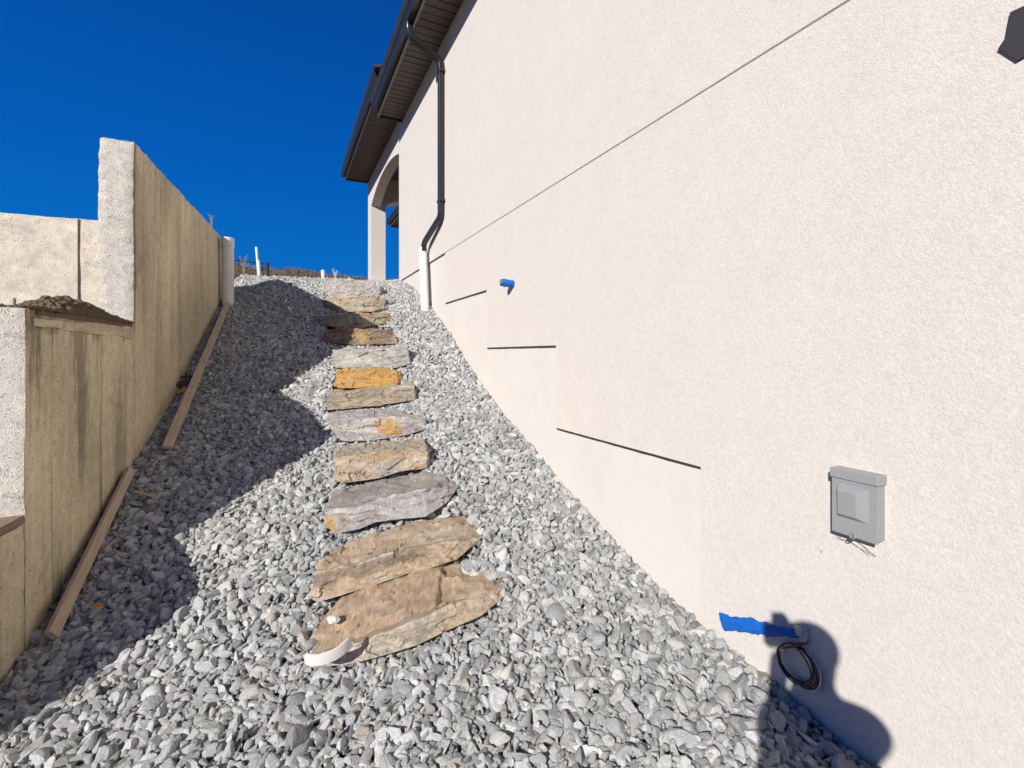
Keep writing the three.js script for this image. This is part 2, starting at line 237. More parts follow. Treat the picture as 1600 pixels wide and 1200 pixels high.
// ================================================================ CONCRETE FOUNDATION (left)
const conc = thing('concrete_foundation', 'bare concrete foundation wall stepping up beside the left of the gravel', 'wall');
const NC = [0.934, 0.3574];
conc.position.set(-NC[0] * 1.42, 0, NC[1] * 1.42);
conc.quaternion.setFromRotationMatrix(new THREE.Matrix4().makeBasis(new THREE.Vector3(-0.3574, 0, -0.934), new THREE.Vector3(0, 1, 0), new THREE.Vector3(0.934, 0, -0.3574)));
const CW = (c, y, z) => W(NC[0] * (z - 1.42) - 0.3574 * c, y, NC[1] * (z - 1.42) + 0.934 * c);
{
  const C0 = 2.2, CS = 6.2, Y0 = -2.0, YS = 3.9;
  const seams = [2.76, 3.37, 3.98, 4.59, 5.2, 5.81, 6.42, 7.03, 7.64];
  const TW = 2048, TH = 1280;
  const faceAt = (i, j) => {
    const c = C0 + (i / TW) * CS, y = Y0 + (j / TH) * YS;
    let m = 1 + 0.5 * fbm(c * 1.3, y * 0.9, 1.3, 4) + 0.055 * n3(c * 46, y * 1.6, 5.2) + 0.08 * n3(c * 15, y * 0.9, 8.2) + 0.2 * n3(c * 120, y * 90, 2) + 0.14 * n3(c * 60, y * 45, 9) + 0.16 * n3(c * 24, y * 14, 19);
    const st = sstep(0.05, 0.42, 0.75 * n3(c * 4.2, y * 0.55, 21) + 0.35 * n3(c * 19, y * 1.0, 33) + 0.25 * n3(c * 70, y * 6, 3) + 0.10);
    const near = 1 - sstep(3.5, 4.9, c);                          // the first pour is the dirtiest
    m *= 1 - st * (0.2 + 0.3 * near);
    let seam = 0;
    for (const s of seams) { const dx = Math.abs(c - s - 0.004 * n3(1, y * 9, s)); if (dx < 0.02) { const brk = sstep(-0.35, 0.2, n3(s * 9, y * 3.1, 4)); seam = Math.max(seam, (1 - sstep(0.002, 0.008, dx)) * brk, 0.25 * (1 - sstep(0.004, 0.02, dx))); } }
    m *= 1 - 0.5 * seam;
    const pit = n3(c * 75, y * 42, 14) > 0.52 ? 0.55 : 1; m *= pit;
    const green = 0.5 * sstep(0.0, 0.4, n3(c * 2.2, y * 1.1, 61) - 0.1 + 0.3 * n3(c * 30, y * 3, 6)) * (0.3 + 0.7 * near);
    const rust = 0.6 * sstep(0.28, 0.5, n3(c * 5, y * 7, 77));
    // soil washed over the top of the first pour
    const mud = c > 3.12 && c < 4.6 ? sstep(0.25, 0.45, 0.7 * sstep(0.02, 0.17, y - 0.03 - 0.13 * n3(c * 4.5, y * 2.5, 50)) + 0.25 * n3(c * 25, y * 25, 9)) : 0;
    const k = m * 1.02;
    let r = 0.59 * k, g = 0.495 * k, b = 0.325 * k;
    r = lerp(r, 0.25 * k, green * 0.5); g = lerp(g, 0.25 * k, green * 0.5); b = lerp(b, 0.18 * k, green * 0.5);
    r = lerp(r, 0.46 * k, rust * 0.4); g = lerp(g, 0.3 * k, rust * 0.4); b = lerp(b, 0.16 * k, rust * 0.4);
    r = lerp(r, 0.27 * m, mud * 0.6); g = lerp(g, 0.2 * m, mud * 0.6); b = lerp(b, 0.12 * m, mud * 0.6);
    return [r, g, b];
  };
  const faceMap = tex(TW, TH, faceAt, true);
  const faceBump = tex(1024, 640, (i, j) => { const c = C0 + (i / 1024) * CS, y = Y0 + (j / 640) * YS; let h = 0.6 + 0.18 * n3(c * 46, y * 1.2, 5.2) + 0.12 * n3(c * 60, y * 50, 3); for (const s of seams) { const dx = Math.abs(c - s - 0.004 * n3(1, y * 9, s)); if (dx < 0.012) h += 0.35 * (1 - dx / 0.012); } if (n3(c * 75, y * 42, 14) > 0.52) h -= 0.5; return h; });
  for (const t of [faceMap, faceBump]) { t.repeat.set(1 / CS, 1 / YS); t.offset.set(-C0 / CS, -(Y0 + EYE) / YS); }
  M.concrete = new THREE.MeshStandardMaterial({ map: faceMap, bumpMap: faceBump, bumpScale: 0.006, roughness: 0.95 });
  const endA = tiling(120), endB = tiling(36), endC = tiling(9), endD = tiling(240);
  const endE = tiling(52), endF = tiling(17);
  const mixn = (f, x, y) => 0.5 * (f(x + 2 * y, y - 2 * x) + f(2 * x - y, x + 2 * y));   // two turned lattices: no rows show
  const hole = (x, y) => Math.max(sstep(0.66, 0.74, mixn(endE, x, y)) * sstep(0.4, 0.65, mixn(endC, x, y)), 0.7 * sstep(0.72, 0.78, mixn(endA, x, y)));
  const endMap = tex(768, 768, (i, j) => { const x = i / 768, y = j / 768, m = 1 + 0.3 * (mixn(endC, x, y) - 0.5) + 0.25 * (mixn(endF, x, y) - 0.5) + 0.2 * (mixn(endE, x, y) - 0.5) + 0.2 * (endD(x, y) - 0.5) - 0.38 * hole(x, y), s = sstep(0.45, 0.75, mixn(endC, x + 0.3, y)); return [0.59 * m * (1 - 0.14 * s), 0.535 * m * (1 - 0.11 * s), 0.465 * m * (1 - 0.08 * s)]; }, true);
  const endBump = tex(768, 768, (i, j) => { const x = i / 768, y = j / 768; return 0.75 + 0.3 * (mixn(endE, x, y) - 0.5) + 0.1 * (mixn(endF, x, y) - 0.5) + 0.16 * (endD(x, y) - 0.5) - 0.55 * hole(x, y); });
  M.concreteEnd = new THREE.MeshStandardMaterial({ map: rep(endMap, 1 / 0.8, 1 / 0.8), bumpMap: rep(endBump, 1 / 0.8, 1 / 0.8), bumpScale: 0.006, roughness: 0.95 });
  M.concreteBack = new THREE.MeshStandardMaterial({ map: rep(endMap, 1 / 2.2, 1 / 2.2), bumpMap: rep(endBump, 1 / 1.4, 1 / 1.4), bumpScale: 0.003, roughness: 0.95, color: new THREE.Color(1.06, 1.03, 0.97) });
  // a rough-cast block: gridded box whose arrises are worn
  function rough(c0, c1, y0, y1, z0, z1, cell, wear) {
    const nx = Math.max(2, Math.round((c1 - c0) / cell)), ny = Math.max(2, Math.round((y1 - y0) / cell)), nz = Math.max(2, Math.round((z1 - z0) / cell));
    const g = new THREE.BoxGeometry(c1 - c0, y1 - y0, z1 - z0, nx, ny, nz); g.translate((c0 + c1) / 2, (y0 + y1) / 2 + EYE, (z0 + z1) / 2);
    const p = g.attributes.position, n = g.attributes.normal, u = g.attributes.uv, nn = Math.abs;
    for (let i = 0; i < p.count; i++) {
      let x = p.getX(i), y = p.getY(i), z = p.getZ(i);
      if (nn(n.getZ(i)) > 0.5) u.setXY(i, x, y); else if (nn(n.getX(i)) > 0.5) u.setXY(i, z + c0 * 3.7, y); else u.setXY(i, x, z + y);
      const w = wear * (0.5 + fbm(x * 14, y * 14, z * 14, 3)), e = 0.6 * cell;
      const ex = Math.min(x - c0, c1 - x) < e, ey = Math.min(y - EYE - y0, y1 + EYE - y) < e, ez = Math.min(z - z0, z1 - z) < e;
      if (ex && (ey || ez)) x += (x < (c0 + c1) / 2 ? 1 : -1) * w * 0.8;
      if (ey && (ex || ez)) y += (y < EYE + (y0 + y1) / 2 ? 1 : -1) * w;
      if (ez && (ex || ey)) z += (z < (z0 + z1) / 2 ? 1 : -1) * w * 0.7;
      const b = 0.005 * n3(x * 1.7, y * 1.7, z * 1.7) + 0.002 * n3(x * 9, y * 9, z * 9);
      p.setXYZ(i, x + (nn(n.getX(i)) > 0.5 ? 2 * b : 0), y, z + b);
    }
    g.computeVertexNormals(); return g;
  }
  const mats = [M.concreteEnd, M.concreteEnd, M.concreteEnd, M.concreteEnd, M.concrete, M.concrete];
  const T = -0.232;
  const lowG = rough(3.123, 4.568, -2.3, 0.235, T, 0, 0.035, 0.012), tallG = rough(4.57, 8.1, -2.3, 1.675, T, 0, 0.035, 0.02), footG = rough(2.42, 3.121, -2.6, -0.848, T, 0, 0.035, 0.01);
  part('wall_section', footG, mats, conc, 'lowest nearest section, its top under a timber');
  part('wall_section', lowG, mats, conc, 'middle section with soil on its top');
  part('wall_section', tallG, mats, conc, 'tallest section with a pitted sunlit end');
  const bk = rough(7.48, 7.68, -1.2, 1.68, -6.5, T - 0.002, 0.06, 0.008);
  part('wall_section', bk, M.concreteBack, conc, 'sunlit back wall with a vertical joint');
  for (const z of [-1.47]) part('control_joint', fit(new THREE.BoxGeometry(0.026, 1.86, 0.013), -7.4805, -(0.74 + EYE), -z).rotateY(0), M.woodGrey, conc);
  // rough over-pour smeared along the top of the middle section
  const lip = new THREE.BoxGeometry(1.36, 0.075, 0.05, 60, 6, 4); { const p = lip.attributes.position; for (let i = 0; i < p.count; i++) { const x = p.getX(i), f = fbm(x * 5, p.getY(i) * 20, 2, 4); p.setXYZ(i, x, p.getY(i) * (0.5 + 0.9 * sstep(-0.7, 0.4, x) * (0.6 + 0.5 * n3(x * 4, 1, 1))) + 0.02 * f, p.getZ(i) * (0.35 + 0.7 * Math.abs(f)) + 0.006 * n3(x * 22, p.getY(i) * 40, 5)); } lip.computeVertexNormals(); }
  lip.translate(3.86, 0.165 + EYE, -0.002); part('mortar_smear', lip, M.concrete, conc);
}

// ================================================================ STEP SLABS
const footprints = [];
const TAN = [0.52, 0.385, 0.26], RUST = [0.58, 0.33, 0.11], GREY = [0.46, 0.435, 0.405], LILAC = [0.46, 0.425, 0.41], BROWN = [0.25, 0.185, 0.135], PALE = [0.64, 0.585, 0.50], OLIVE = [0.42, 0.375, 0.275];
// back edge of the tread, front edge of the tread, foot of the riser (photograph readings, left to right)
const SLABS = [
  { l: 'broad tan stone slab, the lowest step, with a white pipe offcut on its left end', B: [[494, 985], [532, 952], [570, 930], [610, 915], [665, 897], [715, 894], [762, 905], [786, 922]], F: [[485, 1033], [512, 1022], [555, 1009], [610, 990], [675, 965], [725, 942], [787, 924]], G: [[485, 1047], [550, 1040], [590, 1030], [650, 1012], [700, 988], [750, 966], [772, 948], [789, 934]], c: [[0.47, 0.405, 0.31], TAN, PALE, GREY], t: [[0.52, 0.375, 0.25], TAN, [0.6, 0.5, 0.39], [0.42, 0.28, 0.17]], mix: 0.25, ledge: 1, fac: 0.6 },
  { l: 'long tan leaf-shaped stone step with a dark brown band along its front', B: [[500, 884], [525, 857], [590, 834], [645, 817], [700, 810], [725, 806], [738, 817], [749, 838]], F: [[497, 898], [525, 890], [580, 877], [625, 863], [650, 856], [700, 848], [748, 841]], G: [[483, 942], [495, 949], [537, 937], [595, 918], [645, 901], [670, 896], [715, 881], [732, 866], [750, 848]], c: [TAN, PALE, BROWN, OLIVE], t: [[0.54, 0.40, 0.27], [0.6, 0.5, 0.38], TAN, [0.42, 0.29, 0.18]], mix: 0.25, band: BROWN, fac: 0.7 },
  { l: 'grey lilac stone step with a rust-stained lower left corner', B: [[520, 772], [570, 757], [625, 745], [667, 740], [695, 747], [712, 756]], F: [[512, 797], [550, 792], [590, 783], [650, 771], [690, 763], [713, 760]], G: [[509, 830], [527, 840], [562, 833], [588, 822], [625, 818], [665, 814], [685, 801], [700, 790], [714, 768]], c: [[0.475, 0.437, 0.42], LILAC, PALE, GREY], t: [[0.36, 0.325, 0.30], GREY, [0.3, 0.27, 0.25], TAN], mix: 0.3, corner: RUST, fac: 0.4, lay: 1.1 },
  { l: 'thick tan block step with orange streaks, two below the boulder-grey patch step', B: [[525, 701], [575, 693], [662, 686]], F: [[524, 719], [590, 709], [666, 699]], G: [[524, 758], [542, 760], [590, 753], [625, 743], [666, 737]], c: [TAN, GREY, PALE, RUST], t: [OLIVE, GREY, TAN, PALE], mix: 0.3, lay: 0.5, fac: 0.8 },
  { l: 'grey stone step with one mustard yellow patch on its face', B: [[510, 648], [562, 641], [622, 644], [662, 655]], F: [[511, 659], [556, 656], [597, 656], [630, 656], [664, 661]], G: [[517, 672], [532, 690], [543, 692], [575, 690], [615, 685], [638, 682], [665, 671]], c: [[0.4, 0.35, 0.345], PALE, PALE, GREY], t: [GREY, LILAC, PALE, GREY], mix: 0.45, fac: 0.7, lay: 0.35, spot: [0.62, RUST] },
  { l: 'thin greyish tan stone step tilting up to the right, below the orange block', B: [[521, 611], [575, 608], [645, 604]], F: [[514, 620], [581, 613], [647, 608]], G: [[507, 642], [543, 640], [594, 635], [648, 626]], c: [[0.36, 0.315, 0.225], TAN, GREY, BROWN], t: [OLIVE, TAN, PALE, GREY], mix: 0.35, fac: 0.7, lay: 1 },
  { l: 'bright orange stone block, the smallest step', B: [[532, 579], [583, 576], [622, 581]], F: [[525, 585], [540, 581], [583, 578], [626, 584]], G: [[524, 606], [532, 608], [591, 606], [622, 602], [628, 595]], c: [RUST, [0.62, 0.36, 0.1], TAN, [0.4, 0.23, 0.09]], mix: 0.35, lay: 0.1 },
  { l: 'wide pale grey layered stone step just above the orange block', B: [[522, 546], [540, 542], [580, 541], [621, 538], [630, 543]], F: [[520, 557], [555, 556], [592, 555], [636, 552]], G: [[525, 577], [560, 576], [586, 576], [617, 576], [640, 571]], c: [GREY, PALE, LILAC, OLIVE], t: [[0.4, 0.38, 0.33], OLIVE, GREY, PALE], mix: 0.3, tread: 0.3, fac: 0.6, lay: 1.1, up: 0.045 },
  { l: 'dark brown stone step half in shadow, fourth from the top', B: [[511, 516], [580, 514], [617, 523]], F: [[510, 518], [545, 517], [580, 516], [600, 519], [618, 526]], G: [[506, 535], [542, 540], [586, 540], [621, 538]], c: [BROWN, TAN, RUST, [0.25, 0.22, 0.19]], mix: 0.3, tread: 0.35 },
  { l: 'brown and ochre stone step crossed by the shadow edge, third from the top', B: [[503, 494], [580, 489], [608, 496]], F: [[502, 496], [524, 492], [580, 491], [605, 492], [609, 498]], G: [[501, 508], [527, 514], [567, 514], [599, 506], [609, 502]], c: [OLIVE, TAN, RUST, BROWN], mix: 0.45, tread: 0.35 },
  { l: 'tan stone step second from the top of the flight', B: [[505, 468], [587, 464], [602, 468]], F: [[505, 470], [517, 466], [587, 466], [602, 470]], G: [[506, 476], [530, 488], [582, 488], [600, 483]], c: [OLIVE, TAN, PALE, RUST], t: [RUST, TAN, OLIVE, PALE], mix: 0.3, lay: 1, fac: 0.7, tread: 0.35 },
  { l: 'grey speckled stone step at the top of the flight', B: [[510, 442], [572, 440], [599, 449]], F: [[508, 446], [515, 440], [572, 442], [592, 448], [599, 451]], G: [[506, 460], [524, 465], [567, 464], [592, 464], [597, 461]], c: [GREY, LILAC, PALE, [0.3, 0.28, 0.26]], t: [[0.33, 0.31, 0.3], GREY, LILAC, GREY], mix: 0.3, tread: 0.45 },
];
SLABS[3].l = 'thick tan block step with orange streaks, directly below the grey step with the mustard patch';
const along = (pts, s) => { const x0 = pts[0][0], x1 = pts[pts.length - 1][0]; const x = lerp(x0, x1, s); return [x, interp(pts, x)]; };
SLABS.forEach((S, si) => {
  const NS = 130, rows = [];
  const gt = S.G.map(([px, py]) => [px, hitGround(px, py)]);
  for (let i = 0; i <= NS; i++) {
    const s = i / NS, [gx, gy] = along(S.G, s), [fx, fy] = along(S.F, s), [bx, by] = along(S.B, s);
    const tg = interp(gt, gx), G = at(gx, gy, tg);
    const hgt = Math.max(0.02, (gy - fy) / 750 * tg), tf = tg + 0.03 + 0.22 * hgt, F = at(fx, fy, tf);
    let tb;
    if (S.tread) tb = tf + S.tread;
    else { const v = (553 - by) / 750, yF = F.y - EYE; tb = clamp((yF + 0.012) / Math.min(v, -0.01), tf + 0.1, tf + 0.46); }
    const B = at(bx, by, tb); if (S.tread) B.y = F.y + 0.01;
    const Bb = B.clone(); Bb.y -= 0.28; Bb.z += 0.02; for (const q of [B, F]) q.y += 0.012; G.y += 0.026;
    if (S.ledge) { B.z -= 0.04; B.y = Math.max(B.y, ground(B.x, -B.z) + EYE - 0.024); G.y -= 0.018; } else if (tg > 4) { G.y -= 0.018; B.y += 0.01 + (S.up ?? 0); F.y += 0.01 + (S.up ?? 0); } const Gu = G.clone(); Gu.y -= 0.004; Gu.z -= S.ledge ? 0.05 : 0.12; const Gb = Gu.clone(); Gb.y -= 0.13;
    rows.push([Bb, B, F, G, Gu, Gb, B.clone()]);
  }
  const ks = [4, 18, 24, 4, 3], sec = [], seg = [];
  ks.forEach((k, j) => { for (let q = 0; q < k; q++) { seg.push([j, q / k]); } }); seg.push([4, 1]);
  const K = seg.length, pos = [], id = [], uv = [];
  const centre = rows[NS >> 1][2];
  const raw = rows.map((r) => seg.map(([j, q]) => r[j].clone().lerp(r[j + 1], q)));
  // soften arrises a little
  for (const r of raw) { const c = r.map((v) => v.clone()); for (let k = 1; k < K - 1; k++) r[k].copy(c[k - 1]).add(c[k + 1]).multiplyScalar(0.08).addScaledVector(c[k], 0.84); }
  const ringIn = (r, f) => { const m = r.reduce((a, v) => a.add(v), new THREE.Vector3()).multiplyScalar(1 / K); return r.map((v) => v.clone().lerp(m, f)); };
  const dirL = raw[0][22].clone().sub(raw[3][22]).normalize(), dirR = raw[NS][22].clone().sub(raw[NS - 3][22]).normalize();
  const grid = [];
  for (const [f, o] of [[0.98, 0.012], [0.7, 0.012], [0.4, 0.011], [0.15, 0.008]]) grid.push(ringIn(raw[0], f).map((v) => v.addScaledVector(dirL, o)));
  raw.forEach((r) => grid.push(r));
  for (const [f, o] of [[0.15, 0.008], [0.4, 0.011], [0.7, 0.012], [0.98, 0.012]]) grid.push(ringIn(raw[NS], f).map((v) => v.addScaledVector(dirR, o)));
  const NR = grid.length;
  // normals of the undisturbed shape
  const g0 = new THREE.BufferGeometry();
  for (const r of grid) for (const v of r) pos.push(v.x, v.y, v.z);
  for (let i = 0; i < NR - 1; i++) for (let k = 0; k < K - 1; k++) { const a = i * K + k, b = a + K; id.push(a, a + 1, b, b, a + 1, b + 1); }
  g0.setAttribute('position', new THREE.Float32BufferAttribute(pos, 3)); g0.setIndex(id); g0.computeVertexNormals();
  const nn = g0.attributes.normal, col = [];
  const so = si * 13.7;
  for (let i = 0; i < NR; i++) for (let k = 0; k < K; k++) {
    const q = i * K + k, x = pos[q * 3], y = pos[q * 3 + 1], z = pos[q * 3 + 2], s = clamp((i - 4) / NS), [j, fr] = seg[k];
    const face = j === 2 ? 1 : j === 1 ? 0.35 : 0.6;
    const bed = y + 0.12 * fbm(x * 1.7 + so, z * 1.7, y, 3);             // bedding planes wander a little
    const wx = x + 0.03 * n3(x * 9, y * 9, z * 9 + so), LA = S.lay ?? 0.7; let d = 0.022 * fbm(x * 5 + so, y * 8, z * 5, 4) + 0.014 * fbm(x * 16, y * 26 + so, z * 16, 3) + (S.fac ?? 1) * (0.024 * facet(wx * 5.5 + so, bed * 13, z * 5.5) + 0.013 * facet(wx * 15, bed * 30 + so, z * 15));
    const lay = n3(so + 1.1 * x, bed * 34, 1.3 * x) + 0.6 * n3(so + 3, bed * 80, 3 * x), lx = (sstep(-0.12, 0.12, lay) - 0.5) * sstep(-0.5, 0.2, n3(x * 4.1, bed * 6, so + z));
    d += 0.012 * LA * lx * face + 0.010 * (sstep(0.02, 0.1, n3(x * 3.4 + so, z * 3.4, bed * 6)) - 0.5) * (j === 1 ? 1 : 0.4);
    if (S.ledge && j === 1) { d += 0.022 * (1 - sstep(0.655, 0.672, s + 0.03 * (fr - 0.5) + 0.012 * n3(z * 20, x * 8, 2))) - 0.012; if (s < 0.2 && fr > 0.5) d -= 0.02 * sstep(0.5, 0.6, fr) * (1 - sstep(0.15, 0.2, s)); }
    const up = Math.sign(nn.getY(q) + nn.getZ(q)) < 0 && j !== 0 && j < 3 ? -1 : 1;
    pos[q * 3] += d * nn.getX(q) * 0.6; pos[q * 3 + 1] += d * Math.abs(nn.getY(q)) * (j < 3 ? 1 : 0.2); pos[q * 3 + 2] += d * Math.abs(nn.getZ(q)) * (j === 0 ? -1 : 1);
    uv.push(x * 1.0 + so, j <= 1 ? z + 0.5 * y : y * 1.2 + z * 0.4);
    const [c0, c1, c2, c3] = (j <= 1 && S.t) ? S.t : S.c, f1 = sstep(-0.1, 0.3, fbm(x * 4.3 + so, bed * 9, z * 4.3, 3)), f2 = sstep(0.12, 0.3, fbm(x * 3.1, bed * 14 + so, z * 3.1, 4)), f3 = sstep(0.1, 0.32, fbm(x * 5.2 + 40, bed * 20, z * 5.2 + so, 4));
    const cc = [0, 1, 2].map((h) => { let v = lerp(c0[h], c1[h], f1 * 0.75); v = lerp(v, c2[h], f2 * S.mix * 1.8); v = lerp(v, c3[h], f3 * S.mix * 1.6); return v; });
    if (S.band && j === 2) { const b = sstep(0.02, 0.12, fr) * (1 - sstep(0.42, 0.62, fr + 0.3 * n3(x * 9, z * 9, 1))) * (1 - sstep(0.6, 0.75, s)) * 0.75; for (let h = 0; h < 3; h++) cc[h] = lerp(cc[h], S.band[h], b); }
    if (S.corner && j === 2) { const b = (1 - sstep(0.04, 0.16, s + 0.1 * n3(x * 14, y * 14, 2))) * sstep(0.2, 0.6, fr) * 0.9; for (let h = 0; h < 3; h++) cc[h] = lerp(cc[h], S.corner[h], b); }
    if (S.spot && j === 2) { const b = (1 - sstep(0.09, 0.15, Math.abs(s - S.spot[0] - 0.1 * (fr - 0.5)) + 0.09 * fbm(x * 18, y * 18, 4, 3))) * sstep(0.02, 0.3, fr + 0.4 * n3(x * 20, y * 20, 9)) * (1 - sstep(0.8, 1, fr + 0.3 * n3(x * 22, 3, z))) * 0.85; for (let h = 0; h < 3; h++) cc[h] = lerp(cc[h], S.spot[1][h], b); }
    const m = 1 + 0.26 * n3(x * 26, bed * 60, z * 26 + so) + 0.12 * LA * lx + 0.3 * n3(x * 60, y * 70, z * 60) + 0.16 * facet(wx * 15, bed * 30 + so, z * 15);
    col.push(cc[0] * m, cc[1] * m, cc[2] * m);
  }
  const ox = centre.x, oy = centre.y - 0.12, oz = centre.z;
  for (let q = 0; q < pos.length; q += 3) { pos[q] -= ox; pos[q + 1] -= oy; pos[q + 2] -= oz; }
  const g = new THREE.BufferGeometry(); g.setAttribute('position', new THREE.Float32BufferAttribute(pos, 3)); g.setAttribute('uv', new THREE.Float32BufferAttribute(uv, 2)); g.setAttribute('color', new THREE.Float32BufferAttribute(col, 3)); g.setIndex(id); g.computeVertexNormals();
  const gg = toCreasedNormals(g, 0.55);
  const m = part('stone_step', gg, M.slab, scene); m.position.set(ox, oy, oz); tag(m, S.l, 'step', 'stone slab steps up the gravel slope');
  const fp = { f: rows.filter((_, i) => i % 4 === 0).map((r) => [r[3].x, -r[3].z]), b: rows.filter((_, i) => i % 4 === 0).map((r) => [r[6].x, -r[6].z]) }, all = [...fp.f, ...fp.b];
  fp.box = [Math.min(...all.map((q) => q[0])), Math.max(...all.map((q) => q[0])), Math.min(...all.map((q) => q[1])), Math.max(...all.map((q) => q[1]))]; footprints.push(fp);
});
const inSlab = (x, t, pad) => {                                 // under a slab's tread?
  for (const { f, b, box } of footprints) {
    if (x < box[0] - 0.1 || x > box[1] + 0.1 || t < box[2] - 0.1 || t > box[3] + 0.1) continue;
    const ring = [...f, ...[...b].reverse()]; let c = false;
    for (let i = 0, j = ring.length - 1; i < ring.length; j = i++) { const [xi, ti] = ring[i], [xj, tj] = ring[j]; if ((ti > t) !== (tj > t) && x < ((xj - xi) * (t - ti)) / (tj - ti) + xi) c = !c; }
    if (c && pad < 0) { let fr = 9; for (const [fx, ft] of f) fr = Math.min(fr, Math.hypot(fx - x, ft - t)); if (fr > -pad) return true; continue; }
    if (c) return true;
    for (const [fx, ft] of f) if (Math.hypot(fx - x, ft - t) < pad) return true;
  }
  return false;
};

// ================================================================ GRAVEL
const bed = new THREE.Group(); bed.name = 'gravel_slope'; bed.userData = { kind: 'structure', label: 'slope of loose pale grey crushed stone between the two walls' }; scene.add(bed);
{
  // earth under the stones
  const NT = 150, NX = 50, pos = [], id = [], uv = [];
  for (let j = 0; j <= NT; j++) for (let i = 0; i <= NX; i++) { const t = lerp(-3, 11, j / NT), xl = t < 1.9 ? Math.min(xLeft(t), -3.2) : xLeft(t) - 0.1, x = lerp(xl, xRight(t) + 0.1, i / NX); const v = W(x, ground(x, t) - 0.066, t); pos.push(v.x, v.y, v.z); uv.push(x, t); }
  for (let j = 0; j < NT; j++) for (let i = 0; i < NX; i++) { const a = j * (NX + 1) + i, b = a + NX + 1; id.push(a, a + 1, b, b, a + 1, b + 1); }
  const g = new THREE.BufferGeometry(); g.setAttribute('position', new THREE.Float32BufferAttribute(pos, 3)); g.setAttribute('uv', new THREE.Float32BufferAttribute(uv, 2)); g.setIndex(id); g.computeVertexNormals();
  part('subsoil', g, new THREE.MeshStandardMaterial({ color: new THREE.Color(0.2, 0.2, 0.195), map: rep(rockTex, 6, 6), bumpMap: rep(rockBump, 6, 6), bumpScale: 0.02, roughness: 1 }), bed);

  // crushed stone shapes: a sphere cut by random planes
  const shapeOf = (detail, planes, soft) => {
    const base = mergeVertices(new THREE.IcosahedronGeometry(1, detail).deleteAttribute('uv').deleteAttribute('normal'), 1e-4);
    const cut = []; for (let k = 0; k < planes; k++) { const z = rr(-1, 1), a = rr(0, 6.283), r = Math.sqrt(1 - z * z); cut.push([r * Math.cos(a), z, r * Math.sin(a), rr(0.36, 0.92)]); }
    const p = base.attributes.position, o = rr(0, 90);
    for (let i = 0; i < p.count; i++) {
      const x = p.getX(i), y = p.getY(i), z = p.getZ(i); let r = 1.15;
      for (const [a, b, c, d] of cut) { const dot = a * x + b * y + c * z; if (dot > 0.05) r = Math.min(r, d / dot); }
      r += soft * n3(x * 2.2 + o, y * 2.2, z * 2.2);
      p.setXYZ(i, x * r, y * r, z * r);
    }
    return base;
  };
  const near = [], mid = [];
  for (let k = 0; k < 28; k++) near.push(shapeOf(6, 7 + (k % 4), 0.018));
  for (let k = 0; k < 36; k++) mid.push(shapeOf(4, 7 + (k % 4), 0.015));

  // scatter: large ones first, none closer than their sizes allow; two courses
  const spots = [];
  const hash = new Map(), key = (i, j) => i * 4096 + j;
  const CELL = 0.06;
  function course(lift, density, med, sig, gap) {
    hash.clear();
    const want = []; const TMIN = 1.35, TMAX = 9.9;
    let area = 0; for (let t = TMIN; t < TMAX; t += 0.1) area += 0.1 * (xRight(t) - xLeft(t));
    for (let k = 0; k < area * density; k++) want.push(clamp(med * Math.exp(sig * gauss()), 0.011, 0.058));
    want.sort((a, b) => b - a);
    for (const s of want) for (let tries = 0; tries < 9; tries++) {
      const t = rr(TMIN, TMAX), x = rr(xLeft(t) - 0.0, xRight(t)), r = s * 0.5;
      if (x < xLeft(t) + r * 0.7 || x > xRight(t) - r * 0.75) continue;
      if (t > 9.3 && rnd() < 0.4) continue;
      const [ci, cj] = [Math.floor((x + 20) / CELL), Math.floor((t + 5) / CELL)]; let bad = false;
      for (let i = -1; i <= 1 && !bad; i++) for (let j = -1; j <= 1 && !bad; j++) for (const [qx, qt, qr] of hash.get(key(ci + i, cj + j)) ?? []) if ((qx - x) ** 2 + (qt - t) ** 2 < ((qr + r) * gap) ** 2) { bad = true; break; }
      if (bad) continue;
      if (inSlab(x, t, lift < -0.03 ? -0.16 : s * 0.62)) { break; }
      const kk = key(ci, cj); if (!hash.has(kk)) hash.set(kk, []); hash.get(kk).push([x, t, r]);
      spots.push([x, t, s, lift]); break;
    }
  }
  course(-0.052, 2700, 0.026, 0.28, 0.82);
  course(-0.019, 5300, 0.0262, 0.34, 0.80);
  course(-0.007, 1300, 0.018, 0.32, 1.0);
  const q1 = new THREE.Quaternion(), q2 = new THREE.Quaternion(), e = new THREE.Euler(), m1 = new THREE.Matrix4(), m2 = new THREE.Matrix4(), up = new THREE.Vector3();
  const tone = () => {
    const k = rnd(); let c;
    if (k < 0.66) { const v = rr(0.34, 0.60); c = [v * 0.995, v, v * 0.975]; }
    else if (k < 0.77) { const v = rr(0.24, 0.36); c = [v * 0.985, v, v * 0.99]; }
    else if (k < 0.87) { const v = rr(0.52, 0.62); c = [v, v * 0.99, v * 0.96]; }
    else if (k < 0.955) { const v = rr(0.46, 0.57); c = [v, v * 0.97, v * 0.87]; }
    else if (k < 0.985) { const v = rr(0.38, 0.52); c = [v * 0.94, v, v * 0.88]; }
    else { const v = rr(0.38, 0.5); c = [v, v * 0.88, v * 0.76]; }
    return c;
  };
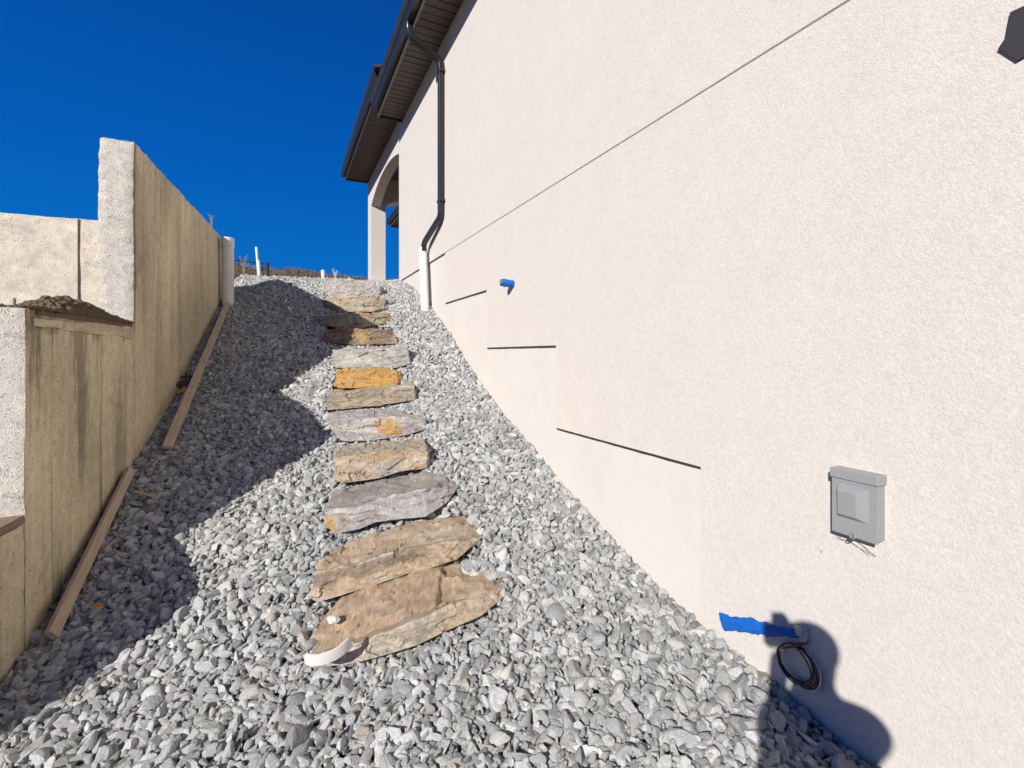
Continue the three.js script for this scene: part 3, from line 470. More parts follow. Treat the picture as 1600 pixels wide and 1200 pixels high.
  const place = ([x, t, s, lift]) => {
    const e1 = 0.05, gx = (ground(x + e1, t) - ground(x - e1, t)) / (2 * e1), gz = (ground(x, t + e1) - ground(x, t - e1)) / (2 * e1);
    up.set(-gx, 1, gz).normalize();
    q2.setFromUnitVectors(new THREE.Vector3(0, 1, 0), up);
    e.set(gauss() * 0.55, rr(0, 6.283), gauss() * 0.55, 'XZY'); q2.multiply(q1.setFromEuler(e));
    const k = s * 0.7, el = rr(1.0, 1.75), fl = rr(0.45, 0.9);
    m1.compose(W(x, ground(x, t) + lift + rr(-0.010, 0.010), t), q2, new THREE.Vector3(k * el, k * fl, k * rr(0.75, 1)));
    e.set(rr(0, 6.28), rr(0, 6.28), rr(0, 6.28)); m2.makeRotationFromEuler(e); return m1.clone().multiply(m2);
  };
  // the largest in view one by one, the rest together
  spots.sort((a, b) => b[2] / b[1] * (b[3] > -0.03 ? 1 : 0.2) - a[2] / a[1] * (a[3] > -0.03 ? 1 : 0.2));
  const shows = ([x, t]) => { const px = 800 + 750 * x / t, py = 553 - 750 * ground(x, t) / t; return px > 4 && px < 1590 && py < 1130 && py > 420; };
  let single = 0; const rest = [];
  const shaded = new Map();
  for (const sp of spots) {
    if (single < 300 && sp[3] > -0.03 && shows(sp)) {
      const c = tone(), gk = Math.floor(rnd() * near.length), vk = Math.floor(rnd() * 10), kk = gk * 10 + vk;
      if (!shaded.has(kk)) {
        let g = toCreasedNormals(near[gk].clone(), 0.3); const n = g.attributes.position.count, cc = new Float32Array(n * 3), uu = new Float32Array(n * 2), p = g.attributes.position, o = vk * 0.173;
        for (let i = 0; i < n; i++) { const vein = 1 + 0.16 * n3(p.getX(i) * 3 + o * 9, p.getY(i) * 7, p.getZ(i) * 3); cc[i * 3] = c[0] * vein; cc[i * 3 + 1] = c[1] * vein; cc[i * 3 + 2] = c[2] * vein; uu[i * 2] = (p.getX(i) + 0.5 * p.getY(i)) * 0.035 + o; uu[i * 2 + 1] = (p.getZ(i) + 0.6 * p.getY(i)) * 0.035 + o; }
        g.setAttribute('color', new THREE.BufferAttribute(cc, 3)); g.setAttribute('uv', new THREE.BufferAttribute(uu, 2)); shaded.set(kk, g);
      }
      const m = part('stone', shaded.get(kk), M.stone, bed); m.applyMatrix4(place(sp)); single++;
      m.name = single > 1 ? `stone_${String(single - 1).padStart(3, '0')}` : 'stone';
    } else rest.push(sp);
  }
  const loose = new THREE.Group(); loose.name = 'gravel'; loose.userData.kind = 'stuff'; bed.add(loose);
  const bins = mid.map(() => []); rest.forEach((sp) => bins[Math.floor(rnd() * mid.length)].push(sp));
  const white = new THREE.Color();
  bins.forEach((list, b) => {
    const g = toCreasedNormals(mid[b].clone(), 0.3), p = g.attributes.position, cc = new Float32Array(p.count * 3), uu = new Float32Array(p.count * 2), o = rnd();
    for (let i = 0; i < p.count; i++) { const w = 1 + 0.12 * n3(p.getX(i) * 3 + b, p.getY(i) * 6, p.getZ(i) * 3); cc.fill(w, i * 3, i * 3 + 3); uu[i * 2] = (p.getX(i) + 0.5 * p.getY(i)) * 0.025 + o; uu[i * 2 + 1] = (p.getZ(i) + 0.6 * p.getY(i)) * 0.025 + o * 1.7; }
    g.setAttribute('color', new THREE.BufferAttribute(cc, 3)); g.setAttribute('uv', new THREE.BufferAttribute(uu, 2));
    const im = new THREE.InstancedMesh(g, M.stone, list.length); im.name = b ? `crushed_stone_${String(b).padStart(3, '0')}` : 'crushed_stone'; im.userData.kind = 'stuff';
    list.forEach((sp, k) => { const c = tone(); im.setMatrixAt(k, place(sp)); im.setColorAt(k, white.setRGB(...c)); }); loose.add(im);
  });
  console.log('gravel stones', spots.length);
}

// ================================================================ LAND BEYOND
{
  const ridge = [[-1.6, 0.19], [-0.62, 0.186], [-0.58, 0.180], [-0.54, 0.171], [-0.49, 0.167], [-0.455, 0.169], [-0.42, 0.163], [-0.38, 0.155], [-0.345, 0.153], [-0.3, 0.148], [-0.23, 0.146], [0, 0.14], [1.6, 0.12]];
  const land = (x, t) => {
    if (t < 10.4) return (t < -4 ? -1.9 : interp(HOUSE_R, t) - 0.28) - (t > 4 ? 0 : 0.1);
    const u = x / t, top = interp(ridge, u) * 24, low = 1.3, f = sstep(10.4, 24, t);
    let y = lerp(low, top, f); if (t > 24) y = top - 0.05 * (t - 24);
    return Math.max(y, -4) + (t > 13 ? 0.16 * fbm(x * 0.9, t * 0.9, 3, 3) : 0);
  };
  const xs = [], ts = []; for (let i = -40; i <= 40; i++) xs.push(Math.sign(i) * (Math.abs(i) * 0.5 + (Math.max(0, Math.abs(i) - 25) ** 2) * 1.8)); for (let j = -14; j <= 90; j++) ts.push(j < 0 ? -(j * j) * 0.9 - 2.5 : j <= 70 ? -2.5 + j * 0.45 : 29 + (j - 70) ** 2 * 0.9);
  ts.sort((a, b) => a - b);
  const pos = [], id = [], uv = [], col = [];
  for (const t of ts) for (const x of xs) { const v = W(x, land(x, t), t); pos.push(v.x, v.y, v.z); uv.push(x, t); const m = 0.5 + 0.5 * fbm(x * 1.2, t * 1.2, 5, 3) * 2; const c = [0, 1, 2].map((h) => lerp([0.14, 0.085, 0.06][h], [0.2, 0.155, 0.09][h], clamp(m))); col.push(...c); }
  const n = xs.length; for (let j = 0; j < ts.length - 1; j++) for (let i = 0; i < n - 1; i++) { const a = j * n + i, b = a + n; id.push(a, a + 1, b, b, a + 1, b + 1); }
  const g = new THREE.BufferGeometry(); g.setAttribute('position', new THREE.Float32BufferAttribute(pos, 3)); g.setAttribute('uv', new THREE.Float32BufferAttribute(uv, 2)); g.setAttribute('color', new THREE.Float32BufferAttribute(col, 3)); g.setIndex(id); g.computeVertexNormals();
  const m = part('ground', g, new THREE.MeshStandardMaterial({ vertexColors: true, roughness: 1, map: rep(rockTex, 1, 1), bumpMap: rep(rockBump, 0.7, 0.7), bumpScale: 0.06 }), scene); m.userData = { kind: 'structure', label: 'bare brown earth rising to a low dry ridge behind the slope' };
  // dry grass along the ridge
  const bl = [], cl = [], pal = [[0.22, 0.14, 0.07], [0.17, 0.09, 0.055], [0.2, 0.17, 0.07], [0.1, 0.075, 0.06], [0.28, 0.2, 0.12]];
  for (let k = 0; k < 5200; k++) {
    const u = rr(-0.64, -0.22), t = rr(15, 27), x = u * t, y = land(x, t), h = rr(0.04, 0.13) * (rnd() < 0.05 ? 2 : 1), c = pal[Math.floor(rnd() * 5)], a = rr(0, 6.28), w = rr(0.006, 0.02), lx = rr(-0.1, 0.1), lt = rr(-0.1, 0.1);
    const p = W(x, y - 0.02, t), q = W(x + lx, y + h, t + lt); bl.push(p.x - w * Math.cos(a), p.y, p.z - w * Math.sin(a), p.x + w * Math.cos(a), p.y, p.z + w * Math.sin(a), q.x, q.y, q.z); for (let i = 0; i < 3; i++) cl.push(...c);
  }
  const gg = new THREE.BufferGeometry(); gg.setAttribute('position', new THREE.Float32BufferAttribute(bl, 3)); gg.setAttribute('color', new THREE.Float32BufferAttribute(cl, 3)); gg.computeVertexNormals();
  const gr = part('dry_grass', gg, new THREE.MeshStandardMaterial({ vertexColors: true, roughness: 1, side: THREE.DoubleSide }), scene); gr.userData = { kind: 'stuff', label: 'short dry brown grass along the low ridge at the top of the slope' };
}

// ================================================================ THINGS AT THE TOP OF THE SLOPE
function upright(name, label, cat, base, top, r, mat, cap) {
  const o = thing(name, label, cat, base), d = top.clone().sub(base), L = d.length();
  const q = new THREE.Quaternion().setFromUnitVectors(new THREE.Vector3(0, 1, 0), d.normalize()); o.quaternion.copy(q);
  const prof = [[r, -0.25], [r, L - 0.006], [r - 0.003, L], [r - 0.007, L], [r - 0.008, L - 0.006], [r - 0.008, L - 0.2], [0.0005, L - 0.2]].map(([a, b]) => new THREE.Vector2(a, b));
  part('pipe', new THREE.LatheGeometry(prof, 32), mat, o);
  if (cap) { const c = [[r + 0.0015, L - cap], [r + 0.007, L - cap + 0.002], [r + 0.007, L + 0.002], [r + 0.002, L + 0.01], [0.0005, L + 0.012]].map(([a, b]) => new THREE.Vector2(a, b)); part('cap', new THREE.LatheGeometry(c, 32), mat, o); }
  return o;
}
{
  const t = 6.72;
  upright('drain_pipe', 'thick white plastic pipe standing against the far end of the concrete wall', 'pipe', at(356.5, 466, t), at(356, 373, t), 0.074, M.pvc, 0.12);
  upright('vent_pipe', 'tall thin white pipe pair standing at the crest left of the steps', 'pipe', at(404.5, 436, 8.9), at(400.5, 386, 8.9), 0.021, M.pvc);
  const o = scene.children[scene.children.length - 1]; const s = new THREE.LatheGeometry([[0.028, -0.2], [0.028, 0.34], [0.024, 0.345], [0.0235, 0.3]].map(([a, b]) => new THREE.Vector2(a, b)), 24); s.translate(0.022, 0, 0.01); part('pipe', s, M.pvc, o);
  upright('marker_pipe', 'short white pipe stub just left of the topmost step', 'pipe', at(505.5, 443, 8.4), at(504.5, 423, 8.4), 0.026, M.pvc, 0.1);
  // dark rail and post beyond the crest
  const T = 13, r = thing('metal_railing', 'dark metal rail and post behind the crest at the left', 'railing', at(418, 434, T));
  const b = r.position, R = (px, py, dt = 0) => at(px, py, T + dt).sub(b);
  part('post', tube([R(418.5, 452), R(418.3, 430), R(418, 410)], 0.035, 4, 10), M.rail, r);
  part('top_rail', tube([R(418, 412), R(390, 408.5), R(345, 403)], 0.028, 8, 10), M.rail, r);
  const lb = new RoundedBoxGeometry(0.24, 0.12, 0.1, 2, 0.01); const lp = R(403, 419.5, 0.05); lb.translate(lp.x, lp.y, lp.z); part('lock_box', lb, M.metal, r);
  part('lower_rail', tube([R(418.4, 450), R(390, 447), R(345, 443)], 0.02, 8, 10), M.rail, r);
  // weeds
  const weed = (label, px, py, t, h, n, mat, cat = 'weed') => { const base = at(px, py, t), o = thing('dry_weed', label, cat, base); for (let k = 0; k < n; k++) { const a = rr(0, 6.28), l = h * rr(0.6, 1), s = rr(0.08, 0.4) * l; part('stalk', tube([new THREE.Vector3(0, -0.06, 0), new THREE.Vector3(0.3 * s * Math.cos(a), l * 0.5, 0.3 * s * Math.sin(a)), new THREE.Vector3(s * Math.cos(a) + rr(-0.02, 0.02), l, s * Math.sin(a))], 0.0045 * t / 9, 8, 5), mat, o); } return o; };
  const pale = new THREE.MeshStandardMaterial({ color: new THREE.Color(0.62, 0.6, 0.55), roughness: 0.9 }), straw = new THREE.MeshStandardMaterial({ color: new THREE.Color(0.3, 0.26, 0.13), roughness: 0.9 });
  weed('pale leafless twig standing on the crest above the topmost step', 524, 440, 10, 0.3, 6, pale, 'twig');
  weed('thin dry weed stalks beside the thick white pipe on the skyline', 381, 436, 10.5, 0.55, 5, straw);
  weed('wispy dry weed poking above the top edge of the concrete wall', 331, 352, 6.9, 0.17, 5, straw);
}

// ================================================================ DOWNSPOUT AND ITS DRAIN
{
  const A = 5.86, o = thing('downspout', 'black metal downspout running down the stucco wall', 'downspout', HW(A, 1.4, 0.06));
  const b = o.position, H = (a, y, out) => HW(a, y, out).sub(b);
  // rectangular pipe swept along a path with mitred, crimped bends
  const sweep = (pts, w, d, name) => {
    const sh = new THREE.Shape(), r = 0.012; sh.moveTo(-w / 2 + r, -d / 2); sh.lineTo(w / 2 - r, -d / 2); sh.quadraticCurveTo(w / 2, -d / 2, w / 2, -d / 2 + r); sh.lineTo(w / 2, d / 2 - r); sh.quadraticCurveTo(w / 2, d / 2, w / 2 - r, d / 2); sh.lineTo(-w / 2 + r, d / 2); sh.quadraticCurveTo(-w / 2, d / 2, -w / 2, d / 2 - r); sh.lineTo(-w / 2, -d / 2 + r); sh.quadraticCurveTo(-w / 2, -d / 2, -w / 2 + r, -d / 2);
    const ring = sh.getPoints(4), pos = [], id = [], n = ring.length, along2 = new THREE.Vector3(-0.4298, 0, -0.9029), outv = new THREE.Vector3(-0.9029, 0, 0.4298);
    pts.forEach((p, i) => { const tan = new THREE.Vector3(); if (i) tan.add(p.clone().sub(pts[i - 1]).normalize()); if (i < pts.length - 1) tan.add(pts[i + 1].clone().sub(p).normalize()); tan.normalize(); const X = along2.clone().addScaledVector(tan, -along2.dot(tan)); if (X.length() < 0.2) X.copy(new THREE.Vector3(0, 1, 0)).addScaledVector(tan, -tan.y); X.normalize(); const Y = tan.clone().cross(X); const f = 1; for (const q of ring) { const v = p.clone().addScaledVector(X, q.x * f).addScaledVector(Y, q.y * f); pos.push(v.x, v.y, v.z); } });
    for (let i = 0; i < pts.length - 1; i++) for (let k = 0; k < n; k++) { const a = i * n + k, c = i * n + (k + 1) % n; id.push(a, c, a + n, c, c + n, a + n); }
    const g = new THREE.BufferGeometry(); g.setAttribute('position', new THREE.Float32BufferAttribute(pos, 3)); g.setIndex(id); g.computeVertexNormals(); part(name, toCreasedNormals(g, 0.6), M.metal, o);
  };
  const bend = (list) => { const out = []; for (let i = 0; i < list.length; i++) { if (i === 0 || i === list.length - 1) { out.push(list[i]); continue; } const p = list[i], a = list[i - 1].clone().sub(p).setLength(0.07).add(p), c = list[i + 1].clone().sub(p).setLength(0.07).add(p); for (let q = 0; q <= 6; q++) { const s = q / 6; out.push(a.clone().multiplyScalar((1 - s) ** 2).addScaledVector(p, 2 * s * (1 - s)).addScaledVector(c, s * s)); } } return out; };
  sweep(bend([H(A, 3.62, 0.06), H(A, 1.735, 0.06), H(6.5, 1.53, 0.1), H(6.56, 1.36, 0.1)]), 0.08, 0.06, 'pipe');
  sweep(bend([H(A, 3.60, 0.0605), H(A, 3.70, 0.0605), H(A - 0.02, 3.90, 0.46), H(A - 0.02, 4.06, 0.47)]), 0.086, 0.066, 'elbow');
  for (const y of [3.56, 1.93]) { const g = hbox(A - 0.06, A + 0.06, y - 0.015, y + 0.015, -0.094, -0.013, 0.004); const m4 = new THREE.Matrix4().compose(house.position, house.quaternion, new THREE.Vector3(1, 1, 1)); g.applyMatrix4(m4); g.translate(-b.x, -b.y, -b.z); part('strap', g, M.metal, o); }
  const dp = upright('drain_pipe', 'white plastic drain pipe under the black downspout at the wall', 'pipe', HW(6.45, 0.66, 0.1), HW(6.56, 1.475, 0.1), 0.056, M.pvc);
}

// ================================================================ BLUE STUB, BLUE SLEEVE WITH WIRES, ELECTRICAL BOX, WALL LAMP
function crumple(pts, radii, wob, flat, sd) {                   // a wrapped sleeve: rings of uneven radius
  const c = new THREE.CatmullRomCurve3(pts), N = 60, K = 28, pos = [], id = [], fr = c.computeFrenetFrames(N, false);
  for (let i = 0; i <= N; i++) { const s = i / N, p = c.getPoint(s), r = interp(radii, s), fl = interp(flat, s); for (let k = 0; k < K; k++) { const a = k / K * 6.28318, cx = Math.cos(a), cy = Math.sin(a); const up = new THREE.Vector3(0, 1, 0), tn = fr.tangents[i], sd1 = up.clone().cross(tn).normalize(), up1 = tn.clone().cross(sd1); const w = 1 + wob * (fbm(s * 9 + sd, cx * 1.5, cy * 1.5, 3) * 1.8 + 0.5 * facet(s * 16 + sd, cx * 2, cy * 2)); const v = p.clone().addScaledVector(sd1, cx * r * fl * w).addScaledVector(up1, cy * r * w / Math.sqrt(fl)); pos.push(v.x, v.y, v.z); } }
  for (let i = 0; i < N; i++) for (let k = 0; k < K; k++) { const a = i * K + k, b = i * K + (k + 1) % K; id.push(a, a + K, b, b, a + K, b + K); }
  const g = new THREE.BufferGeometry(); g.setAttribute('position', new THREE.Float32BufferAttribute(pos, 3)); g.setIndex(id); g.computeVertexNormals(); return g;
}
{
  const bp = HW(3.83, 0.615, 0.013), o = thing('pipe_stub', 'short blue-wrapped pipe stub sticking out high on the stucco wall', 'pipe', bp);
  const tip = HW(3.85, 0.63, 0.125).sub(bp), root = HW(3.83, 0.615, -0.02).sub(bp);
  part('wrap', crumple([root, root.clone().lerp(tip, 0.5), tip], [[0, 0.034], [0.8, 0.033], [1, 0.03]], 0.16, [[0, 1]], 4), M.blue, o);
  part('pipe', tube([root, root.clone().lerp(tip, 1.05)], 0.022, 4, 20), M.grey, o);
}
{
  const base = HW(1.165, -1.085, 0.013); const o = thing('cable_sleeve', 'crumpled blue plastic sleeve sticking out of the wall low at the right', 'sleeve', base);
  const L = (px, py, out) => { const [u, v] = ray(px, py), t = 1.1075 * (D - out) / (u + 0.476); return W(u * t, v * t, t).sub(base); };
  const pts = [L(1262, 991, 0.0), L(1232, 988, 0.05), L(1195, 982, 0.075), L(1160, 976, 0.09), L(1128, 972.5, 0.1)];
  part('sleeve', crumple(pts, [[0, 0.015], [0.25, 0.016], [0.5, 0.018], [0.8, 0.019], [1, 0.021]], 0.42, [[0, 0.9], [0.5, 0.55], [1, 0.4]], 9), M.blue, o);
  const lump = new THREE.IcosahedronGeometry(0.03, 5); { const p = lump.attributes.position; for (let i = 0; i < p.count; i++) { const x = p.getX(i), y = p.getY(i), z = p.getZ(i), f = 1 + 1.1 * fbm(x * 45, y * 45, z * 45, 3); p.setXYZ(i, x * f * 1.1, y * f, z * f * 0.8); } }
  const lc = L(1258, 990, 0.012); const lump2 = mergeVertices(lump.deleteAttribute('uv').deleteAttribute('normal')); lump2.computeVertexNormals(); lump2.translate(lc.x, lc.y, lc.z); part('sealant', lump2, M.foam, o);
  // coil of wires hanging under it
  const wc = thing('wire_coil', 'coil of red and black wires hanging below the blue sleeve', 'wire', base);
  const ctr = L(1247, 1038, 0.03);
  const along2 = new THREE.Vector3(-0.4298, 0, -0.9029), out = new THREE.Vector3(-0.9029, 0, 0.4298), up = new THREE.Vector3(0, 1, 0);
  const loop = (r1, r2, ph, dx, dy, dz, rad, mat, turns = 1) => { r1 *= 0.9; r2 *= 0.88; rad *= 0.85; const pts = []; for (let k = 0; k <= 44 * turns; k++) { const a = k / 44 * 6.2832 + ph, w = 1 + 0.045 * n3(k * 0.17, ph, r1 * 40); pts.push(ctr.clone().addScaledVector(along2, Math.cos(a) * r1 * w + dx).addScaledVector(up, Math.sin(a) * r2 * w + dy).addScaledVector(out, dz + 0.006 * Math.sin(a * 2 + ph) + 0.003 * (k / 44))); } part('wire', tube(pts, rad, 90 * turns, 8), mat, wc); };
  loop(0.086, 0.082, 1.5, 0, 0, 0, 0.0036, M.redWire, 2); loop(0.080, 0.077, 0.8, 0.004, 0.002, 0.006, 0.0038, M.blackWire, 2); loop(0.09, 0.085, 2.4, -0.004, -0.004, 0.003, 0.0036, M.blackWire, 2); loop(0.094, 0.084, 0.3, -0.008, -0.006, 0.004, 0.003, M.whiteWire); loop(0.084, 0.08, 3.1, 0.003, 0, -0.004, 0.0036, M.redWire, 1); loop(0.074, 0.075, 3.1, 0.01, 0.004, 0.008, 0.0034, M.blackWire, 1);
  part('wire', tube([L(1260, 990, 0.01), L(1256, 1000, 0.03), L(1245, 1007, 0.035), L(1228, 1010, 0.035)], 0.004, 20, 8), M.blackWire, wc);
  part('wire', tube([L(1259, 992, 0.012), L(1262, 1003, 0.03), L(1250, 1008, 0.04), L(1222, 1013, 0.036)], 0.0036, 20, 8), M.redWire, wc);
  part('wire', tube([L(1272, 1068, 0.03), L(1262, 1073, 0.03), L(1256, 1078, 0.03)], 0.003, 10, 8), M.whiteWire, wc);
}
{
  const o = thing('electrical_box', 'small grey metal electrical box with hinged lid cap on the stucco wall', 'electrical box', HW(0.995, -0.636, 0.013));
  o.quaternion.copy(house.quaternion);                          // x along the wall away, y up, z into the wall
  const w = 0.15, h = 0.224, d = 0.05;
  part('case', new RoundedBoxGeometry(w - 0.006, h - 0.008, d - 0.004, 3, 0.003).translate(0, h / 2, -(d - 0.004) / 2), M.grey, o);
  // rain cap with a lip over the front
  const cs = new THREE.Shape(); [[0, 0], [d + 0.006, 0.0], [d + 0.006, -0.036], [d + 0.003, -0.036], [d + 0.003, -0.003], [0, -0.003]].forEach(([x, y], i) => (i ? cs.lineTo(x, y) : cs.moveTo(x, y)));
  const capTop = new RoundedBoxGeometry(w + 0.006, 0.034, d + 0.006, 2, 0.003).translate(0, h - 0.013, -(d + 0.006) / 2); part('cap', capTop, M.grey, o);
  // pressed door: sheet with a wedge embossed on it
  const lin = (a2, b3, x2) => clamp((x2 - a2) / (b3 - a2)); const N = 110, gp = new THREE.PlaneGeometry(w - 0.006, h - 0.034, N, N), p = gp.attributes.position;
  for (let i = 0; i < p.count; i++) {
    const x = p.getX(i) / (w - 0.006) + 0.5, y = p.getY(i) / (h - 0.034) + 0.5;       // x 0..1 in the plane's own sense
    const hgt2 = Math.min(lin(0.15, 0.175, x), 1 - lin(0.60, 0.84, x), lin(0.30, 0.36, y), 1 - lin(0.79, 0.91, y)); p.setZ(i, 0.017 * hgt2 * (0.55 + 0.45 * y));
  }
  gp.computeVertexNormals(); gp.rotateY(Math.PI); gp.translate(0, (h - 0.034) / 2 + 0.002, -d - 0.0005);
  const sheet = part('door', gp, new THREE.MeshStandardMaterial({ color: M.grey.color, roughness: 0.4, metalness: 0.1, side: THREE.DoubleSide }), o);
  const rim = new RoundedBoxGeometry(w - 0.002, h - 0.03, 0.004, 2, 0.0015).translate(0, (h - 0.034) / 2, -d + 0.0025); part('door_frame', rim, M.grey, o);
  const hasp = new THREE.TorusGeometry(0.008, 0.003, 10, 24).translate(0, 0, 0); hasp.rotateX(0.3); hasp.translate(0.0, 0.004, -d - 0.006); part('hasp', hasp, M.rust, o);
  part('wire_seal', new THREE.TorusGeometry(0.006, 0.0018, 8, 20).rotateY(0.9).translate(0.008, -0.008, -d - 0.004), M.blackWire, o);
  const V = (a, b, c) => new THREE.Vector3(a, b, c);
  for (const [ex, ey, ez] of [[0.068, -0.012, -0.03], [0.072, -0.03, -0.02], [-0.045, -0.045, -0.035], [-0.05, -0.055, -0.012]]) part('seal_wire', tube([V(0.006, -0.006, -d - 0.004), V(ex * 0.45, -0.004 + ey * 0.2, -d - 0.004), V(ex, ey, ez)], 0.0009, 14, 6), M.blackWire, o);
  part('knockout', new THREE.CylinderGeometry(0.011, 0.011, 0.002, 24).rotateZ(Math.PI / 2).translate(-w / 2 + 0.003, 0.055, -d / 2), M.grey, o);
}
{
  // dark plate whose lower corner shows at the top right
  const o = thing('bracket_plate', 'flat dark metal plate at the top right edge of the wall', 'bracket', HW(0.58, 0.811, 0.0115)); o.quaternion.copy(house.quaternion);
  const sh = new THREE.Shape(); [[0.017, 0], [0.055, 0.054], [0.04, 0.075], [0.03, 0.14], [-0.11, 0.14], [-0.11, 0.03]].forEach(([x, y], i) => (i ? sh.lineTo(x, y) : sh.moveTo(x, y)));
  part('plate', new THREE.ExtrudeGeometry(sh, { depth: 0.008, bevelEnabled: true, bevelSize: 0.0015, bevelThickness: 0.0015, bevelSegments: 2 }).translate(0, 0, -0.0096), M.dark, o);
  for (const [x, y] of [[-0.02, 0.11], [-0.08, 0.11]]) part('screw', new THREE.CylinderGeometry(0.006, 0.006, 0.004, 12).rotateX(Math.PI / 2).translate(x, y, -0.0125), M.metal, o);
}

{
  const g = new THREE.IcosahedronGeometry(0.006, 3), p = g.attributes.position; for (let i = 0; i < p.count; i++) { const f = 1 + 0.5 * n3(p.getX(i) * 200, p.getY(i) * 200, p.getZ(i) * 200); p.setXYZ(i, p.getX(i) * f * 0.8, p.getY(i) * f * 1.4, p.getZ(i) * f * 0.6); }
  g.computeVertexNormals(); const u = (1287.5 - 800) / 750, a = D * (1 - 0.476 * u) / (u + 0.476), t = 1.1075 * D / (u + 0.476), m = part('clay_dab', g, new THREE.MeshStandardMaterial({ color: new THREE.Color(0.4, 0.35, 0.24), roughness: 1 }), scene);
  m.position.copy(HW(a, (553 - 861) / 750 * t, 0.0125)); m.quaternion.copy(house.quaternion); tag(m, 'tiny tan clay dab stuck on the stucco left of the electrical box', 'clay dab');
}

// ================================================================ TIMBER AND LITTER
function board(name, label, cat, p0, p1, w, h, mat, roll = 0, group) {
  const d = p1.clone().sub(p0), L = d.length(), mid = p0.clone().add(p1).multiplyScalar(0.5), o = thing(name, label, cat, mid, group);
  const X = d.clone().normalize(), Y = new THREE.Vector3(0, 1, 0).addScaledVector(X, -X.y).normalize(), Z = X.clone().cross(Y); o.quaternion.setFromRotationMatrix(new THREE.Matrix4().makeBasis(X, Y, Z)); o.rotateX(roll);
  const g = new RoundedBoxGeometry(L, h, w, 3, 0.003); const p = g.attributes.position; for (let i = 0; i < p.count; i++) p.setXYZ(i, p.getX(i) + 0.004 * n3(p.getY(i) * 90, p.getZ(i) * 90, L), p.getY(i) + 0.006 * Math.sin(p.getX(i) * 1.3 + L), p.getZ(i) + 0.008 * Math.sin(p.getX(i) * 0.9)); metreUV(g); part('plank', g, mat, o); return o;
}
const onG = (px, py, lift) => { const t = hitGround(px, py), v = at(px, py, t); v.y = ground(v.x, t) + EYE + lift; return v; };
{
  board('wooden_board', 'long weathered board lying up the gravel from the thick white pipe', 'board', onG(263, 708, 0.035), onG(360, 468, 0.055), 0.07, 0.03, M.wood, 0.12);
  board('wooden_board', 'long narrow board on edge along the foot of the concrete wall, nearest the camera', 'board', onG(82, 1008, 0.04), onG(204, 745, 0.045), 0.03, 0.062, M.wood, -0.45);
  const b = CW(2.74, -0.83, -0.06);
  board('wooden_block', 'brown timber lying on the lowest section of the concrete wall at the left edge', 'timber', CW(2.45, -0.829, -0.07), CW(3.11, -0.829, -0.07), 0.14, 0.038, M.woodDark, 0);
  board('wood_scrap', 'dark scrap board with a yellow edge stuck between wall and long board', 'board', onG(258, 622, 0.05), onG(292, 619, 0.05), 0.02, 0.03, M.woodYellow, 0.1);
  board('wood_scrap', 'grey scrap board wedged just above the yellow-edged scrap', 'board', onG(262, 612, 0.06), onG(300, 606, 0.06), 0.1, 0.02, M.woodGrey, 0.35);
  board('wood_scrap', 'thin dark lath behind the grey scrap board at the wall', 'board', onG(276, 600, 0.06), onG(302, 596, 0.05), 0.035, 0.018, M.woodGrey, 0.2);
  board('wood_splinter', 'pale broken stick lying on shaded gravel below the long board', 'stick', onG(212, 779, 0.04), onG(241, 786, 0.04), 0.02, 0.012, M.wood, 0.3);
  board('wood_splinter', 'thin grey stick in the shaded gravel under the end of the long board', 'stick', onG(226, 742, 0.04), onG(244, 728, 0.045), 0.016, 0.012, M.woodDark, 0.3);
  // black strip at the notch of the shadow
  const s = thing('plastic_strip', 'black plastic strip half buried in the gravel at the shadow notch', 'strip', onG(446, 606, 0.03));
  part('strip', tube([onG(428, 618, 0.03), onG(446, 606, 0.045), onG(462, 598, 0.03)].map((v) => v.sub(s.position)), 0.016, 16, 8), M.dark, s);
  // leaf
  const lsh = new THREE.Shape(); lsh.moveTo(-0.03, 0); lsh.bezierCurveTo(-0.015, 0.018, 0.008, 0.022, 0.022, 0.004); lsh.lineTo(0.034, 0.0); lsh.lineTo(0.022, -0.003); lsh.bezierCurveTo(0.008, -0.019, -0.012, -0.014, -0.03, 0);
  const leaf = new THREE.ShapeGeometry(lsh, 10); { const p = leaf.attributes.position; for (let i = 0; i < p.count; i++) { const x = p.getX(i) / 0.03, y = p.getY(i) / 0.018; p.setZ(i, 0.012 * y * y + 0.006 * x * x); } leaf.computeVertexNormals(); leaf.rotateX(-0.9); leaf.rotateY(0.6); }
  const lf = part('fallen_leaf', leaf, new THREE.MeshStandardMaterial({ color: new THREE.Color(0.5, 0.17, 0.03), roughness: 0.8, side: THREE.DoubleSide }), scene); lf.position.copy(onG(153, 962, 0.05)); tag(lf, 'curled orange leaf on the shaded gravel at lower left', 'leaf');
  // white pipe offcut on the lowest step: an arc of pipe lying open side up
  const c = at(514, 1014, 2.18), oc = thing('pipe_offcut', 'curved white plastic pipe offcut lying on the left end of the lowest step', 'pipe offcut', c);
  const K = 40, pos = [], id = [], R0 = 0.108, R1 = 0.094, prof = [[R0 + 0.002, 0], [R0, 0.04], [R0 - 0.004, 0.048], [R1, 0.048], [R1, 0], [R0 + 0.002, 0]];
  for (let k = 0; k <= K; k++) { const a = lerp(-2.9, -0.5, k / K); for (const [r, y] of prof) pos.push(r * Math.cos(a), y * Math.min(1, 0.5 + 2.6 * Math.sqrt(Math.min(k, K - k) / K)), -r * Math.sin(a) * 0.8); }
  for (let k = 0; k < K; k++) for (let q = 0; q < prof.length - 1; q++) { const a = k * prof.length + q, b2 = a + prof.length; id.push(a, b2, a + 1, b2, b2 + 1, a + 1); }
  const f0 = 0, f1 = K * prof.length; id.push(f0, f0 + 1, f0 + 3, f0, f0 + 3, f0 + 4, f1, f1 + 3, f1 + 1, f1, f1 + 4, f1 + 3);
